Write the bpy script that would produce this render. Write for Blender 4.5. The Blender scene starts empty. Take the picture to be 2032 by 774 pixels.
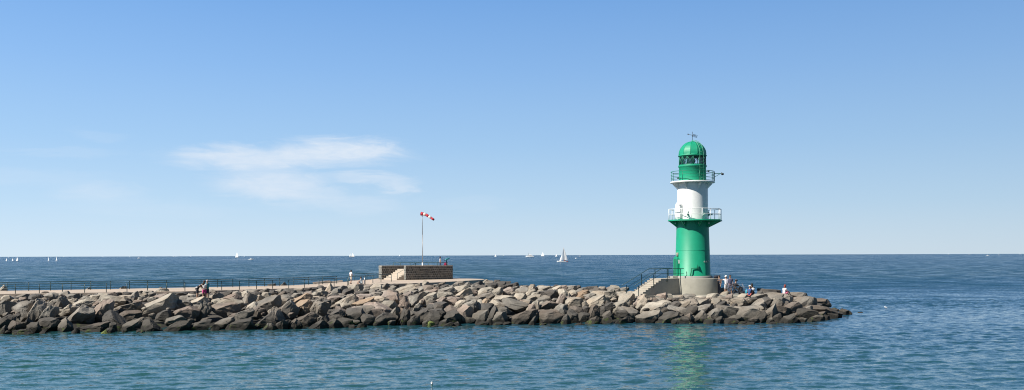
import bpy, math, random
import numpy as np
from mathutils import Vector, Matrix, noise as mnoise
R = math.radians
scene = bpy.context.scene
COL = scene.collection

# ------------------------------------------------------------------ camera
F, CU, CV, H, RHO = 1800.0, 1016.0, 506.5, 6.2, -0.00295
SL = 0.5          # sea level
cd = bpy.data.cameras.new("camera")
cam = bpy.data.objects.new("camera", cd); COL.objects.link(cam)
cd.sensor_width = 36; cd.lens = F / 2032 * 36
cd.shift_y = (CV - 387) / 2032
cd.clip_start = 0.5; cd.clip_end = 90000
cam.matrix_world = Matrix.Translation((0, 0, H)) @ Matrix.Rotation(R(90), 4, 'X') @ Matrix.Rotation(RHO, 4, 'Z')
scene.camera = cam
CR, SR = math.cos(RHO), math.sin(RHO)

def ray(u, v):
    x = (u - CU) / F; y = -(v - CV) / F
    return (x * CR - y * SR, x * SR + y * CR)       # X/Y and (Z-H)/Y
def at(u, v, Y):
    a, b = ray(u, v); return Vector((a * Y, Y, H + b * Y))
def gnd(u, v, z):
    a, b = ray(u, v); Y = (z - H) / b; return Vector((a * Y, Y, z))

# ------------------------------------------------------------------ materials
def nodes(m):
    m.use_nodes = True; nt = m.node_tree; nt.nodes.clear(); return nt, nt.nodes, nt.links
MATS = {}
def mat(name, col, rough=0.6, var=0.12, scale=3.0, bump=0.1, bscale=None, metal=0.0, spec=0.5, stain=None, stain_scale=1.0):
    if name in MATS: return MATS[name]
    m = bpy.data.materials.new(name); nt, N, L = nodes(m)
    out = N.new('ShaderNodeOutputMaterial'); p = N.new('ShaderNodeBsdfPrincipled')
    L.new(p.outputs[0], out.inputs[0])
    tc = N.new('ShaderNodeTexCoord')
    n = N.new('ShaderNodeTexNoise'); n.inputs['Scale'].default_value = scale; n.inputs['Detail'].default_value = 6
    n.inputs['Roughness'].default_value = 0.65
    L.new(tc.outputs['Object'], n.inputs['Vector'])
    r = N.new('ShaderNodeValToRGB'); r.color_ramp.elements[0].position = 0.3; r.color_ramp.elements[1].position = 0.7
    r.color_ramp.elements[0].color = [c * (1 - var) for c in col] + [1]
    r.color_ramp.elements[1].color = [min(1, c * (1 + var)) for c in col] + [1]
    L.new(n.outputs['Fac'], r.inputs[0]); c = r.outputs[0]
    if stain:
        n2 = N.new('ShaderNodeTexNoise'); n2.inputs['Scale'].default_value = stain_scale; n2.inputs['Detail'].default_value = 5
        mp = N.new('ShaderNodeMapping'); mp.inputs['Scale'].default_value = (1, 1, 0.22)
        L.new(tc.outputs['Object'], mp.inputs[0]); L.new(mp.outputs[0], n2.inputs['Vector'])
        r2 = N.new('ShaderNodeValToRGB'); r2.color_ramp.elements[0].position = 0.55; r2.color_ramp.elements[1].position = 0.72
        r2.color_ramp.elements[0].color = (0, 0, 0, 1); r2.color_ramp.elements[1].color = (.5, .5, .5, 1)
        L.new(n2.outputs['Fac'], r2.inputs[0])
        mx = N.new('ShaderNodeMix'); mx.data_type = 'RGBA'
        L.new(r2.outputs[0], mx.inputs[0]); L.new(c, mx.inputs[6]); mx.inputs[7].default_value = list(stain) + [1]; c = mx.outputs[2]
    L.new(c, p.inputs['Base Color'])
    p.inputs['Roughness'].default_value = rough; p.inputs['Metallic'].default_value = metal
    p.inputs['Specular IOR Level'].default_value = spec
    if bump:
        nb = N.new('ShaderNodeTexNoise'); nb.inputs['Scale'].default_value = bscale or scale * 4; nb.inputs['Detail'].default_value = 5
        L.new(tc.outputs['Object'], nb.inputs['Vector'])
        b = N.new('ShaderNodeBump'); b.inputs['Strength'].default_value = bump; b.inputs['Distance'].default_value = 0.03
        L.new(nb.outputs['Fac'], b.inputs['Height']); L.new(b.outputs[0], p.inputs['Normal'])
    MATS[name] = m; return m

GREEN = mat('green_paint', (0.0065, 0.295, 0.160), 0.5, 0.08, 1.2, 0.03, 14, stain=(0.005, 0.2, 0.11), stain_scale=1.6)
WHITE = mat('white_paint', (0.80, 0.80, 0.78), 0.4, 0.04, 1.5, 0.03, stain=(0.62, 0.60, 0.55), stain_scale=1.2)
WHITE2 = mat('plain_white', (0.80, 0.80, 0.79), 0.5, 0.03, 2, 0)
PLINTH = mat('pale_concrete', (0.3268, 0.3116, 0.2584), 0.85, 0.12, 1.1, 0.25, 9, stain=(0.2, 0.185, 0.155), stain_scale=1.8)
PLINTH2 = mat('side_concrete', (0.3040, 0.2964, 0.2736), 0.85, 0.12, 1.1, 0.25, 9, stain=(0.28, 0.27, 0.24), stain_scale=1.8)
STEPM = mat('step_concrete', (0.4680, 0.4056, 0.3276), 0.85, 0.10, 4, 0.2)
PATHM = mat('path_concrete', (0.4712, 0.3800, 0.2926), 0.9, 0.12, 0.35, 0.2, 6, stain=(0.34, 0.27, 0.21), stain_scale=0.5)
RAILM = mat('teal_rail_paint', (0.0275, 0.0715, 0.0770), 0.5, 0.15, 8, 0)
GRAILM = mat('green_rail_paint', (0.006, 0.19, 0.11), 0.45, 0.15, 8, 0)
DKMETAL = mat('dark_metal', (0.03, 0.035, 0.04), 0.5, 0.2, 8, 0)
GREYMETAL = mat('grey_metal', (0.3360, 0.3440, 0.3520), 0.45, 0.1, 6, 0, metal=0.3)
DKRUST = mat('weathered_metal', (0.26, 0.23, 0.19), 0.7, 0.3, 9, 0.1)
RED = mat('red_cloth', (0.44, 0.014, 0.03), 0.7, 0.1, 6, 0.05)
SKIN = mat('skin', (0.4000, 0.2400, 0.1600), 0.55, 0.08, 12, 0)
SAIL = mat('sail_cloth', (0.82, 0.82, 0.80), 0.7, 0.04, 1, 0)
SAILG = mat('grey_sail_cloth', (0.28, 0.33, 0.38), 0.6, 0.08, 1, 0)
HULLW = mat('white_gelcoat', (0.80, 0.80, 0.79), 0.3, 0.03, 1, 0)
def cloth(name, c): return mat(name, c, 0.8, 0.12, 9, 0.1)

def glass_mat():
    m = bpy.data.materials.new('lantern_glass'); nt, N, L = nodes(m)
    out = N.new('ShaderNodeOutputMaterial'); mx = N.new('ShaderNodeMixShader')
    t = N.new('ShaderNodeBsdfTransparent'); t.inputs[0].default_value = (.86, .92, .92, 1)
    g = N.new('ShaderNodeBsdfGlossy'); g.inputs['Roughness'].default_value = 0.03
    fr = N.new('ShaderNodeFresnel'); fr.inputs[0].default_value = 1.5
    L.new(fr.outputs[0], mx.inputs[0]); L.new(t.outputs[0], mx.inputs[1]); L.new(g.outputs[0], mx.inputs[2]); L.new(mx.outputs[0], out.inputs[0])
    return m
GLASS = glass_mat()

def block_mat(name='stone_blocks', k=1.0):
    m = bpy.data.materials.new(name); nt, N, L = nodes(m)
    out = N.new('ShaderNodeOutputMaterial'); p = N.new('ShaderNodeBsdfPrincipled'); L.new(p.outputs[0], out.inputs[0])
    tc = N.new('ShaderNodeTexCoord'); sp = N.new('ShaderNodeSeparateXYZ'); L.new(tc.outputs['Object'], sp.inputs[0])
    ad = N.new('ShaderNodeMath'); ad.operation = 'ADD'; L.new(sp.outputs[0], ad.inputs[0]); L.new(sp.outputs[1], ad.inputs[1])
    cb = N.new('ShaderNodeCombineXYZ'); L.new(ad.outputs[0], cb.inputs[0]); L.new(sp.outputs[2], cb.inputs[1])
    nz = N.new('ShaderNodeTexNoise'); nz.inputs['Scale'].default_value = 1.3; L.new(tc.outputs['Object'], nz.inputs['Vector'])
    vm = N.new('ShaderNodeVectorMath'); vm.operation = 'SCALE'; vm.inputs['Scale'].default_value = 0.22
    L.new(nz.outputs['Color'], vm.inputs[0]); va = N.new('ShaderNodeVectorMath'); L.new(cb.outputs[0], va.inputs[0]); L.new(vm.outputs[0], va.inputs[1])
    bt = N.new('ShaderNodeTexBrick'); L.new(va.outputs[0], bt.inputs['Vector'])
    bt.inputs['Scale'].default_value = 1; bt.inputs['Brick Width'].default_value = 0.44; bt.inputs['Row Height'].default_value = 0.315
    bt.inputs['Mortar Size'].default_value = 0.028; bt.inputs['Bias'].default_value = -0.2
    bt.inputs['Color1'].default_value = (0.058 * k, 0.060 * k, 0.064 * k * .85, 1); bt.inputs['Color2'].default_value = (0.165 * k, 0.16 * k * .93, 0.15 * k * .8, 1)
    bt.inputs['Mortar'].default_value = (0.34, 0.32, 0.29, 1)
    n = N.new('ShaderNodeTexNoise'); n.inputs['Scale'].default_value = 3; n.inputs['Detail'].default_value = 6; L.new(tc.outputs['Object'], n.inputs['Vector'])
    mx = N.new('ShaderNodeMix'); mx.data_type = 'RGBA'; mx.blend_type = 'OVERLAY'; mx.inputs[0].default_value = 0.8
    L.new(bt.outputs['Color'], mx.inputs[6]); L.new(n.outputs['Fac'], mx.inputs[7]); L.new(mx.outputs[2], p.inputs['Base Color'])
    p.inputs['Roughness'].default_value = 0.9
    b = N.new('ShaderNodeBump'); b.inputs['Strength'].default_value = 0.6; b.inputs['Distance'].default_value = 0.03; b.invert = True
    L.new(bt.outputs['Fac'], b.inputs['Height']); L.new(b.outputs[0], p.inputs['Normal'])
    return m
BLOCK = block_mat()
BLOCK_SUNLIT = block_mat('sunlit_stone_blocks', 2.4)  # same masonry brightened, sunlight put into the block colour

ROCKK = 0.82
def rock_mat(name, col, sun, wetline=1.0, mossy=0.0):
    """granite: mineral mottling, tone differing from stone to stone, dark algae and tide band near the water"""
    col = [k * ROCKK for k in col]
    m = bpy.data.materials.new(name); nt, N, L = nodes(m)
    out = N.new('ShaderNodeOutputMaterial'); p = N.new('ShaderNodeBsdfPrincipled'); L.new(p.outputs[0], out.inputs[0])
    tc = N.new('ShaderNodeTexCoord'); oi = N.new('ShaderNodeObjectInfo'); ge = N.new('ShaderNodeNewGeometry')
    va = N.new('ShaderNodeVectorMath'); va.operation = 'ADD'
    sc_ = N.new('ShaderNodeVectorMath'); sc_.operation = 'SCALE'; sc_.inputs['Scale'].default_value = 37
    L.new(oi.outputs['Random'], sc_.inputs[0]); L.new(ge.outputs['Position'], va.inputs[0]); L.new(sc_.outputs[0], va.inputs[1])
    def noise(scale, det=6, ro=.65):
        n = N.new('ShaderNodeTexNoise'); n.inputs['Scale'].default_value = scale; n.inputs['Detail'].default_value = det
        n.inputs['Roughness'].default_value = ro; L.new(va.outputs[0], n.inputs['Vector']); return n.outputs['Fac']
    def ramp(f, a, ca, b, cb):
        r = N.new('ShaderNodeValToRGB'); e = r.color_ramp.elements; e[0].position = a; e[1].position = b
        e[0].color = list(ca) + [1]; e[1].color = list(cb) + [1]; L.new(f, r.inputs[0]); return r.outputs[0]
    def mix(f, a, b, mode='MIX'):
        x = N.new('ShaderNodeMix'); x.data_type = 'RGBA'; x.blend_type = mode
        if isinstance(f, float): x.inputs[0].default_value = f
        else: L.new(f, x.inputs[0])
        for s, q in ((6, a), (7, b)):
            if isinstance(q, (tuple, list)): x.inputs[s].default_value = list(q)[:3] + [1]
            else: L.new(q, x.inputs[s])
        return x.outputs[2]
    c = ramp(noise(1.6), .3, [k * .72 for k in col], .7, [min(1, k * 1.22) for k in col])
    c = mix(ramp(noise(0.55, 3), .45, (0, 0, 0), .62, (.55, .55, .55)), c, [col[0] * 1.10, col[1] * .93, col[2] * .80])
    c = mix(ramp(noise(9, 4, .8), .56, (0, 0, 0), .70, (.5, .5, .5)), c, [k * .45 for k in col])
    c = mix(ramp(noise(14, 3, .8), .60, (0, 0, 0), .75, (.35, .35, .35)), c, [min(1, k * 1.6) for k in col])
    hs = N.new('ShaderNodeHueSaturation'); mr = N.new('ShaderNodeMapRange'); mr.inputs['To Min'].default_value = .78; mr.inputs['To Max'].default_value = 1.22
    L.new(oi.outputs['Random'], mr.inputs[0]); L.new(mr.outputs[0], hs.inputs['Value']); L.new(c, hs.inputs['Color']); hs.inputs['Saturation'].default_value = .86; c = hs.outputs[0]
    # splash zone: weathered darker stone, wet black-green band at the water
    sp = N.new('ShaderNodeSeparateXYZ'); L.new(ge.outputs['Position'], sp.inputs[0])
    nz = noise(1.1, 4); md = N.new('ShaderNodeMath'); md.operation = 'MULTIPLY_ADD'; L.new(nz, md.inputs[0]); md.inputs[1].default_value = -0.9
    lvl = N.new('ShaderNodeMath'); lvl.operation = 'SUBTRACT'; L.new(sp.outputs[2], lvl.inputs[0]); lvl.inputs[1].default_value = SL
    L.new(lvl.outputs[0], md.inputs[2])
    z = md.outputs[0]
    c = mix(ramp(z, .15, (1, 1, 1), 1.0, (0, 0, 0)), c, mix(.68, c, (.062, .056, .045)))
    wet = ramp(z, .0, (1, 1, 1), .22, (0, 0, 0))
    mr2 = N.new('ShaderNodeMapRange'); L.new(z, mr2.inputs[0]); mr2.inputs['From Min'].default_value = -.5; mr2.inputs['From Max'].default_value = .5
    wet = ramp(mr2.outputs[0], .36, (.9, .9, .9), .52, (0, 0, 0))
    alg = ramp(noise(1.8, 3), .58 - .2 * mossy, (0.018, .017, .014), .66 - .2 * mossy, ((0.05, .07, .015) if not mossy else (.12, .15, .04)))
    c = mix(wet, c, alg)
    if mossy: c = mix(ramp(noise(1.8, 3), .38, (0, 0, 0), .5, (.85, .85, .85)), c, (.13, .165, .045))
    L.new(c, p.inputs['Base Color'])
    p.inputs['Roughness'].default_value = 0.85; p.inputs['Specular IOR Level'].default_value = .3
    b = N.new('ShaderNodeBump'); b.inputs['Strength'].default_value = 0.75; b.inputs['Distance'].default_value = 0.08
    L.new(noise(3.2, 9, .75), b.inputs['Height']); L.new(b.outputs[0], p.inputs['Normal'])
    return m
ROCKM = {
 'L': rock_mat('pale_granite', (.41, .362, .285), 1), 'G': rock_mat('grey_granite', (.275, .25, .21), 1),
 'D': rock_mat('dark_basalt', (.115, .106, .095), 1), 'B': rock_mat('brown_granite', (.215, .175, .14), 1),
 'P': rock_mat('pinkish_granite', (.315, .255, .21), 1), 'O': rock_mat('ochre_granite', (.39, .285, .185), 1),
 'M': rock_mat('mossy_stone', (.16, .16, .09), 1, mossy=1.0)}

# ------------------------------------------------------------------ mesh helpers
class MB:
    def __init__(s): s.v = []; s.f = []; s.m = []; s.smooth = []; s.mi = 0
    def add(s, vs, fs, sm=False):
        o = len(s.v); s.v += [tuple(q) for q in vs]
        for f in fs: s.f.append([i + o for i in f]); s.m.append(s.mi); s.smooth.append(sm)
        return s
    def box(s, c, size, rot=None, bev=0):
        hx, hy, hz = [q / 2 for q in size]; M = rot or Matrix.Identity(3); c = Vector(c)
        vs = [c + M @ Vector((x, y, z)) for x in (-hx, hx) for y in (-hy, hy) for z in (-hz, hz)]
        return s.add(vs, [(0, 1, 3, 2), (4, 6, 7, 5), (0, 4, 5, 1), (2, 3, 7, 6), (0, 2, 6, 4), (1, 5, 7, 3)])
    def tube(s, pts, r, n=8, cap=True, r2=None):
        pts = [Vector(p) for p in pts]; rs = [r + ((r2 if r2 is not None else r) - r) * i / (len(pts) - 1) for i in range(len(pts))]
        vs = []; 
        for i, p in enumerate(pts):
            d = (pts[min(i + 1, len(pts) - 1)] - pts[max(i - 1, 0)]).normalized()
            a = d.cross(Vector((0, 0, 1)));
            if a.length < 1e-3: a = Vector((1, 0, 0))
            a.normalize(); b = d.cross(a)
            for k in range(n):
                t = 2 * math.pi * k / n; vs.append(p + (a * math.cos(t) + b * math.sin(t)) * rs[i])
        fs = []
        for i in range(len(pts) - 1):
            for k in range(n): fs.append((i * n + k, i * n + (k + 1) % n, (i + 1) * n + (k + 1) % n, (i + 1) * n + k))
        s.add(vs, fs, True)
        if cap:
            o = len(s.v) - len(vs)
            s.f.append([o + k for k in range(n)][::-1]); s.m.append(s.mi); s.smooth.append(False)
            s.f.append([o + (len(pts) - 1) * n + k for k in range(n)]); s.m.append(s.mi); s.smooth.append(False)
        return s
    def lathe(s, prof, c=(0, 0, 0), n=48, smooth=True, a0=0, a1=2 * math.pi, capb=False, capt=False):
        full = abs(a1 - a0 - 2 * math.pi) < 1e-6; m = n if full else n + 1; vs = []
        for (r, z) in prof:
            for k in range(m):
                t = a0 + (a1 - a0) * k / n; vs.append((c[0] + r * math.cos(t), c[1] + r * math.sin(t), c[2] + z))
        fs = []
        for i in range(len(prof) - 1):
            for k in range(n):
                k2 = (k + 1) % m; fs.append((i * m + k, i * m + k2, (i + 1) * m + k2, (i + 1) * m + k))
        s.add(vs, fs, smooth)
        return s
    def prism(s, poly, z0, z1, taper=None):
        n = len(poly); vs = [(p[0], p[1], z0) for p in poly] + [(p[0], p[1], z1) for p in poly]
        fs = [tuple(range(n))[::-1], tuple(range(n, 2 * n))] + [(i, (i + 1) % n, n + (i + 1) % n, n + i) for i in range(n)]
        return s.add(vs, fs)
    def extr(s, poly, d):
        """3-D polygon given thickness along vector d"""
        n = len(poly); d = Vector(d); vs = [Vector(p) for p in poly] + [Vector(p) + d for p in poly]
        fs = [tuple(range(n))[::-1], tuple(range(n, 2 * n))] + [(i, (i + 1) % n, n + (i + 1) % n, n + i) for i in range(n)]
        return s.add(vs, fs)
    def ball(s, c, r, n=12, sq=(1, 1, 1)):
        vs = []; fs = []; m = n // 2 + 1
        for i in range(m):
            a = math.pi * i / (m - 1)
            for k in range(n):
                t = 2 * math.pi * k / n; vs.append((c[0] + r * sq[0] * math.sin(a) * math.cos(t), c[1] + r * sq[1] * math.sin(a) * math.sin(t), c[2] + r * sq[2] * math.cos(a)))
        for i in range(m - 1):
            for k in range(n): fs.append((i * n + k, (i + 1) * n + k, (i + 1) * n + (k + 1) % n, i * n + (k + 1) % n))
        return s.add(vs, fs, True)
    def build(s, name, mats, parent=None, bevel=0):
        me = bpy.data.meshes.new(name); me.from_pydata(s.v, [], s.f)
        if not isinstance(mats, (list, tuple)): mats = [mats]
        for m in mats: me.materials.append(m)
        me.polygons.foreach_set('material_index', s.m); me.polygons.foreach_set('use_smooth', s.smooth)
        me.update()
        o = bpy.data.objects.new(name, me); COL.objects.link(o)
        if parent is not None: o.parent = parent; o.matrix_parent_inverse = Matrix.Translation(-parent.location) if parent.get('root') else Matrix.Identity(4)
        if bevel:
            bm_ = o.modifiers.new('bevel', 'BEVEL'); bm_.width = bevel; bm_.segments = 2; bm_.limit_method = 'ANGLE'
        return o
def tag(o, label, cat, group=None):
    o['label'] = label; o['category'] = cat
    if group: o['group'] = group
    return o
def struct(o): o['kind'] = 'structure'; return o
def thing(name, loc, label, cat, group=None, rz=0):
    """an Empty at the thing's base; its parts are modelled in world coordinates unless rz is used"""
    o = bpy.data.objects.new(name, None); COL.objects.link(o); o.location = loc; o.empty_display_size = .3
    o['root'] = 1; tag(o, label, cat, group); return o
STRIPS = [
(0, 560, """80,330,210,180,0,G 310,360,280,220,5,G 450,370,230,300,38,G 620,400,200,180,20,G 750,300,190,220,20,G 870,345,230,120,33,L 1070,270,270,105,25,L
1000,400,350,210,30,G 1310,370,230,270,0,P 60,490,230,140,10,D 190,580,240,160,25,B 340,520,130,110,20,D 420,590,180,160,0,D 300,650,280,100,5,D 620,540,270,160,5,D
830,540,190,160,20,G 960,620,120,90,0,D 1180,570,430,120,3,B 1340,640,150,60,0,M 40,600,120,90,10,D 270,180,180,60,0,G 80,200,150,60,0,L 460,190,180,80,0,D 640,180,180,90,0,G
580,140,90,40,20,D 820,170,150,110,0,G 930,190,160,80,0,G 1080,210,170,70,10,G 1230,170,130,50,0,D 1330,190,190,90,0,L 780,210,120,100,30,B 920,240,120,60,0,L 1200,210,150,90,0,L
300,215,120,40,0,P 200,235,100,40,0,L 560,635,110,40,0,D 690,255,110,60,40,L"""),
(210, 560, """90,260,330,170,-20,L 290,310,390,120,12,G 320,420,270,110,5,B 130,500,260,260,-35,D 360,550,300,190,22,G 570,570,250,180,0,D
640,305,430,300,28,L 760,410,200,120,0,D 890,490,240,120,-5,G 890,570,370,140,20,D 1190,550,300,140,0,D 1010,400,330,180,8,P 890,280,180,200,-55,L 1010,280,230,120,-20,G
1180,260,230,140,20,L 1240,370,210,270,58,G 450,630,110,50,0,M 40,630,120,90,0,D 80,570,110,110,-20,D 60,160,150,60,0,B 150,150,120,50,0,D 250,200,200,60,0,L 300,150,150,50,0,D
370,180,110,120,0,G 470,170,120,70,0,L 560,160,140,60,10,G 700,120,180,80,0,L 720,190,220,70,0,P 600,220,130,50,0,G 860,190,120,50,0,L 950,150,180,50,0,D 1000,200,140,60,20,G
1090,180,150,60,0,L 1130,230,160,70,-15,G 400,260,100,60,0,P 240,240,110,60,0,D 1370,190,130,100,0,L 1360,120,120,50,0,G 540,130,130,40,0,L 420,130,90,40,0,D"""),
(420, 560, """230,280,330,150,-12,L 180,360,330,170,-10,B 420,420,230,160,22,G 470,240,190,200,62,G 520,310,180,110,45,L 700,290,320,230,14,G 580,380,190,130,10,B
680,500,300,220,35,D 730,580,200,110,25,G 380,550,370,150,5,D 130,530,270,160,30,G 40,590,140,90,10,D 850,450,170,240,-52,G 970,350,260,240,48,G 790,360,130,90,10,L 900,560,180,140,0,D
1050,550,180,150,10,B 1180,490,320,190,22,B 1180,310,200,160,0,O 1320,310,210,190,30,G 1340,560,250,130,20,D 1380,480,130,100,0,G 1150,210,250,130,12,O 1330,160,120,70,10,L
60,190,170,110,10,L 60,240,120,60,10,L 150,150,190,60,0,D 270,210,230,120,0,P 330,150,160,70,0,G 420,150,120,80,0,L 520,120,180,60,0,G 560,150,130,60,-20,D 660,120,150,80,20,G
780,150,140,80,20,D 880,110,130,50,10,L 910,140,100,60,0,B 1010,120,170,80,-10,D 1110,110,120,70,-20,L 1090,170,140,50,0,G 950,190,150,60,0,G 820,190,120,50,0,L 700,160,110,60,0,L
890,240,190,80,0,G 1210,100,120,50,0,D 1310,90,120,50,0,D 1390,110,100,60,0,L 1380,220,120,60,0,D 600,210,130,90,40,L 1260,140,90,60,10,P"""),
(630, 550, """60,390,190,150,0,G 230,370,110,60,0,G 350,310,290,190,18,L 590,320,260,140,18,O 310,430,140,120,-30,P 420,430,260,100,28,P 490,490,230,180,-10,D 240,500,200,160,10,D
190,600,230,130,5,D 60,560,180,140,20,D 360,580,200,110,-10,D 610,430,210,130,-12,G 660,530,190,110,-10,D 450,630,90,40,0,M 560,610,120,60,0,D 770,420,340,180,-22,P
830,530,340,150,28,D 960,490,160,200,20,G 760,300,290,110,8,L 940,250,220,140,-12,P 840,215,200,80,40,L 920,360,180,110,0,L 1100,350,170,210,30,P 1100,520,160,230,32,D
1260,400,100,130,60,L 1330,500,170,190,10,D 1270,270,270,150,10,G 1130,160,230,120,0,L 1140,230,170,90,10,P 1390,600,90,90,0,G 1230,560,150,130,0,D 40,150,110,80,0,D
150,170,110,170,10,L 60,220,130,90,0,L 60,290,130,80,0,G 230,190,110,80,0,G 200,270,170,60,0,P 290,150,160,80,10,G 390,190,130,80,0,D 430,130,110,50,0,L 510,150,140,110,0,L
650,140,150,80,0,G 750,140,130,110,-10,L 700,185,120,60,0,G 560,200,170,50,0,D 850,120,120,80,30,G 970,110,140,50,0,D 980,150,100,80,20,G 600,240,220,50,0,P 740,220,180,60,10,G
430,240,120,50,0,G 1180,90,90,30,0,L 1270,100,90,40,0,L 1330,150,170,90,35,G 1390,80,90,70,0,L 1240,195,100,50,0,G 1370,210,120,60,0,L 450,270,120,50,0,P 110,330,120,80,0,D 230,230,110,50,0,D"""),
(840, 550, """70,270,190,140,10,L 80,410,120,120,0,D 210,300,160,90,10,P 220,370,200,100,0,D 190,470,220,130,0,D 100,520,230,170,-12,D 370,420,180,120,-25,P 380,510,200,160,-12,D
540,490,190,250,5,P 710,360,90,140,0,L 600,370,180,150,0,G 800,330,100,120,0,O 820,400,150,130,0,D 720,510,200,170,0,G 890,470,140,210,32,D 980,520,200,150,0,G 840,560,80,70,0,D
400,300,200,90,0,P 700,270,170,80,0,G 480,340,120,90,20,L 500,210,240,130,20,L 490,150,200,90,10,L 310,190,220,120,10,G 260,230,240,70,-10,L 960,370,240,150,-22,L
1040,420,150,80,-10,G 1190,350,310,150,-18,G 1270,510,340,190,18,B 1220,270,160,120,0,L 1040,275,240,80,0,L 1400,560,120,120,20,D 1390,400,90,120,0,P 1390,270,140,60,0,L 820,180,210,100,12,L
950,190,130,110,0,L 830,240,160,80,0,G 1090,180,170,100,0,P 1260,180,150,90,0,G 1360,190,120,120,20,L 70,600,130,70,0,M 320,600,130,40,0,M 430,590,120,40,0,M 750,590,180,40,0,M
940,590,140,35,0,M 260,570,120,80,10,D 80,150,160,90,0,B 30,90,70,60,0,L 100,190,150,60,0,P 170,120,120,70,0,G 280,130,130,70,0,D 390,110,130,80,10,G 240,80,90,40,0,G 470,80,120,60,0,G
570,90,110,60,0,G 690,90,150,80,0,D 640,160,140,60,-10,G 740,140,140,70,0,D 850,75,110,60,0,G 800,50,70,40,0,L 890,110,120,70,0,D 980,90,140,70,-10,D 1080,120,120,70,-10,D
1170,110,100,80,-20,D 1060,80,110,50,-10,D 1010,130,110,60,0,D 1180,150,90,70,0,G 180,160,90,60,0,P 350,170,110,70,0,G 1390,130,80,70,0,L 950,60,90,50,0,D 1300,140,80,60,0,G
620,200,130,100,-20,P 640,280,150,70,0,G"""),
(1050, 550, """50,370,150,130,0,L 40,510,160,160,0,G 220,360,280,110,14,B 250,520,340,200,-12,B 410,430,180,170,0,G 470,540,130,120,0,D 190,290,210,110,-10,G 240,220,260,110,0,D 60,260,150,70,0,L
390,300,120,160,30,P 440,220,120,130,-20,L 480,290,120,90,20,P 590,320,220,120,0,L 620,440,200,140,-35,B 560,500,150,170,0,D 720,340,80,70,0,L 820,440,160,160,52,B 720,420,150,100,20,D
820,560,220,110,12,B 700,510,140,110,0,D 860,300,310,150,15,L 980,240,330,120,0,L 920,430,170,110,0,D 1010,480,140,100,0,G 990,550,130,100,0,D 1030,370,120,110,0,D 1170,370,200,130,10,L
1180,560,290,120,8,B 1280,460,240,160,-25,G 1180,470,150,100,0,D 1240,240,210,110,0,L 650,600,130,30,0,M 25,140,70,90,0,L 210,145,170,60,0,L 130,185,90,50,0,L
360,150,130,80,0,L 430,150,110,90,0,P 540,150,140,80,0,G 620,135,80,60,0,D 560,210,120,90,-10,L 680,165,150,60,10,G 690,210,180,90,10,O 770,240,140,70,0,G 800,150,160,70,0,D
880,165,110,80,-10,D 800,200,120,60,0,G 1030,170,130,80,10,G 1100,150,130,90,-10,L 1210,160,130,60,0,G 950,170,90,60,0,D 80,220,110,60,0,L 860,230,90,40,0,O 1330,230,90,80,0,D
30,200,100,80,0,L 1190,200,110,40,0,L"""),
(1260, 550, """30,330,190,190,0,P 60,210,100,60,0,P 80,250,200,110,-30,L 190,240,130,70,32,D 330,270,260,130,8,P 290,380,380,160,0,L 190,520,330,180,12,L 420,540,280,180,0,D 520,570,90,70,0,G
570,450,260,160,-25,G 600,560,200,110,0,D 690,530,180,130,0,P 490,360,150,100,0,D 620,350,170,90,5,L 740,340,200,120,-12,G 710,420,170,100,0,D 690,250,150,70,0,G 570,270,150,80,0,L
850,270,170,60,0,L 870,320,190,80,12,L 890,390,220,100,18,G 810,510,230,150,12,G 1010,480,200,160,12,G 950,570,140,70,0,D 1070,560,120,110,20,D 990,260,170,100,0,L 1140,230,110,90,12,L
1090,260,140,100,-38,L 1190,270,120,110,12,P 1080,370,180,120,0,D 1030,310,150,80,0,L 1200,440,280,160,-15,G 1210,560,200,70,0,B 1300,320,220,120,8,L 1380,260,120,90,0,L
1380,585,120,40,0,M 340,220,70,50,0,D 430,250,130,70,0,G 430,220,80,30,0,D 170,300,110,60,0,L"""),
(1470, 550, """70,470,300,180,-8,G 230,340,190,130,10,G 230,250,180,70,0,G 320,310,120,110,0,D 220,510,200,160,0,D 350,460,220,230,12,G 380,590,140,40,0,G 450,520,130,110,30,D
420,260,230,120,0,G 480,330,150,140,0,G 580,270,180,110,0,G 500,420,230,150,-32,B 660,400,250,150,0,B 610,540,190,150,12,D 520,570,60,60,0,M 720,240,230,90,-12,G 820,330,280,160,0,G
870,250,120,60,-25,D 740,390,170,60,-28,G 850,400,130,70,20,G 830,460,240,120,-10,D 1040,430,420,160,-22,B 1030,320,230,90,-28,B 960,510,230,90,5,G 770,560,130,80,0,G
1090,520,100,70,0,G 1170,510,140,90,-5,D 1230,490,130,80,10,D 1320,460,110,90,-12,B 890,540,80,60,0,M 950,570,55,25,0,W"""),
]
BACKX = [-90, -50, -30, -19, 5, 12, 26, 30, 36]; BACKV = [97, 99, 106, 122, 100, 92, 89, 86, 86]
AIR, DUST, OZONE = 1.0, 0.6, 1.5
SKY_STRENGTH = 0.078
SUN_E = 5.0
SKYMIX = 0.92
SKYRAMP = [(0.0, (.63,.77,.89)), (.055, (.48,.68,.885)), (.12, (.36,.585,.87)), (.20, (.26,.485,.845)), (.28, (.18,.395,.79)), (.42, (.10,.23,.46)), (.7, (.06,.14,.30)), (1.5, (.04,.10,.22))]
CLOUDS = [(665, 302, 145, 32, .85), (500, 314, 160, 27, .75), (745, 297, 60, 12, .65), (400, 305, 60, 14, .4), (535, 364, 120, 29, .7), (600, 385, 90, 16, .4),
          (120, 300, 120, 10, .12), (60, 350, 160, 16, .12), (300, 410, 200, 20, .12), (740, 356, 90, 14, .5), (790, 373, 42, 12, .5), (690, 402, 140, 22, .3), (200, 380, 90, 18, .3), (205, 268, 60, 12, .10), (930, 402, 90, 16, .10)]
CLOUD_COL = (6.9, 7.6, 8.5, 1)
WAVE = 0.0056
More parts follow.
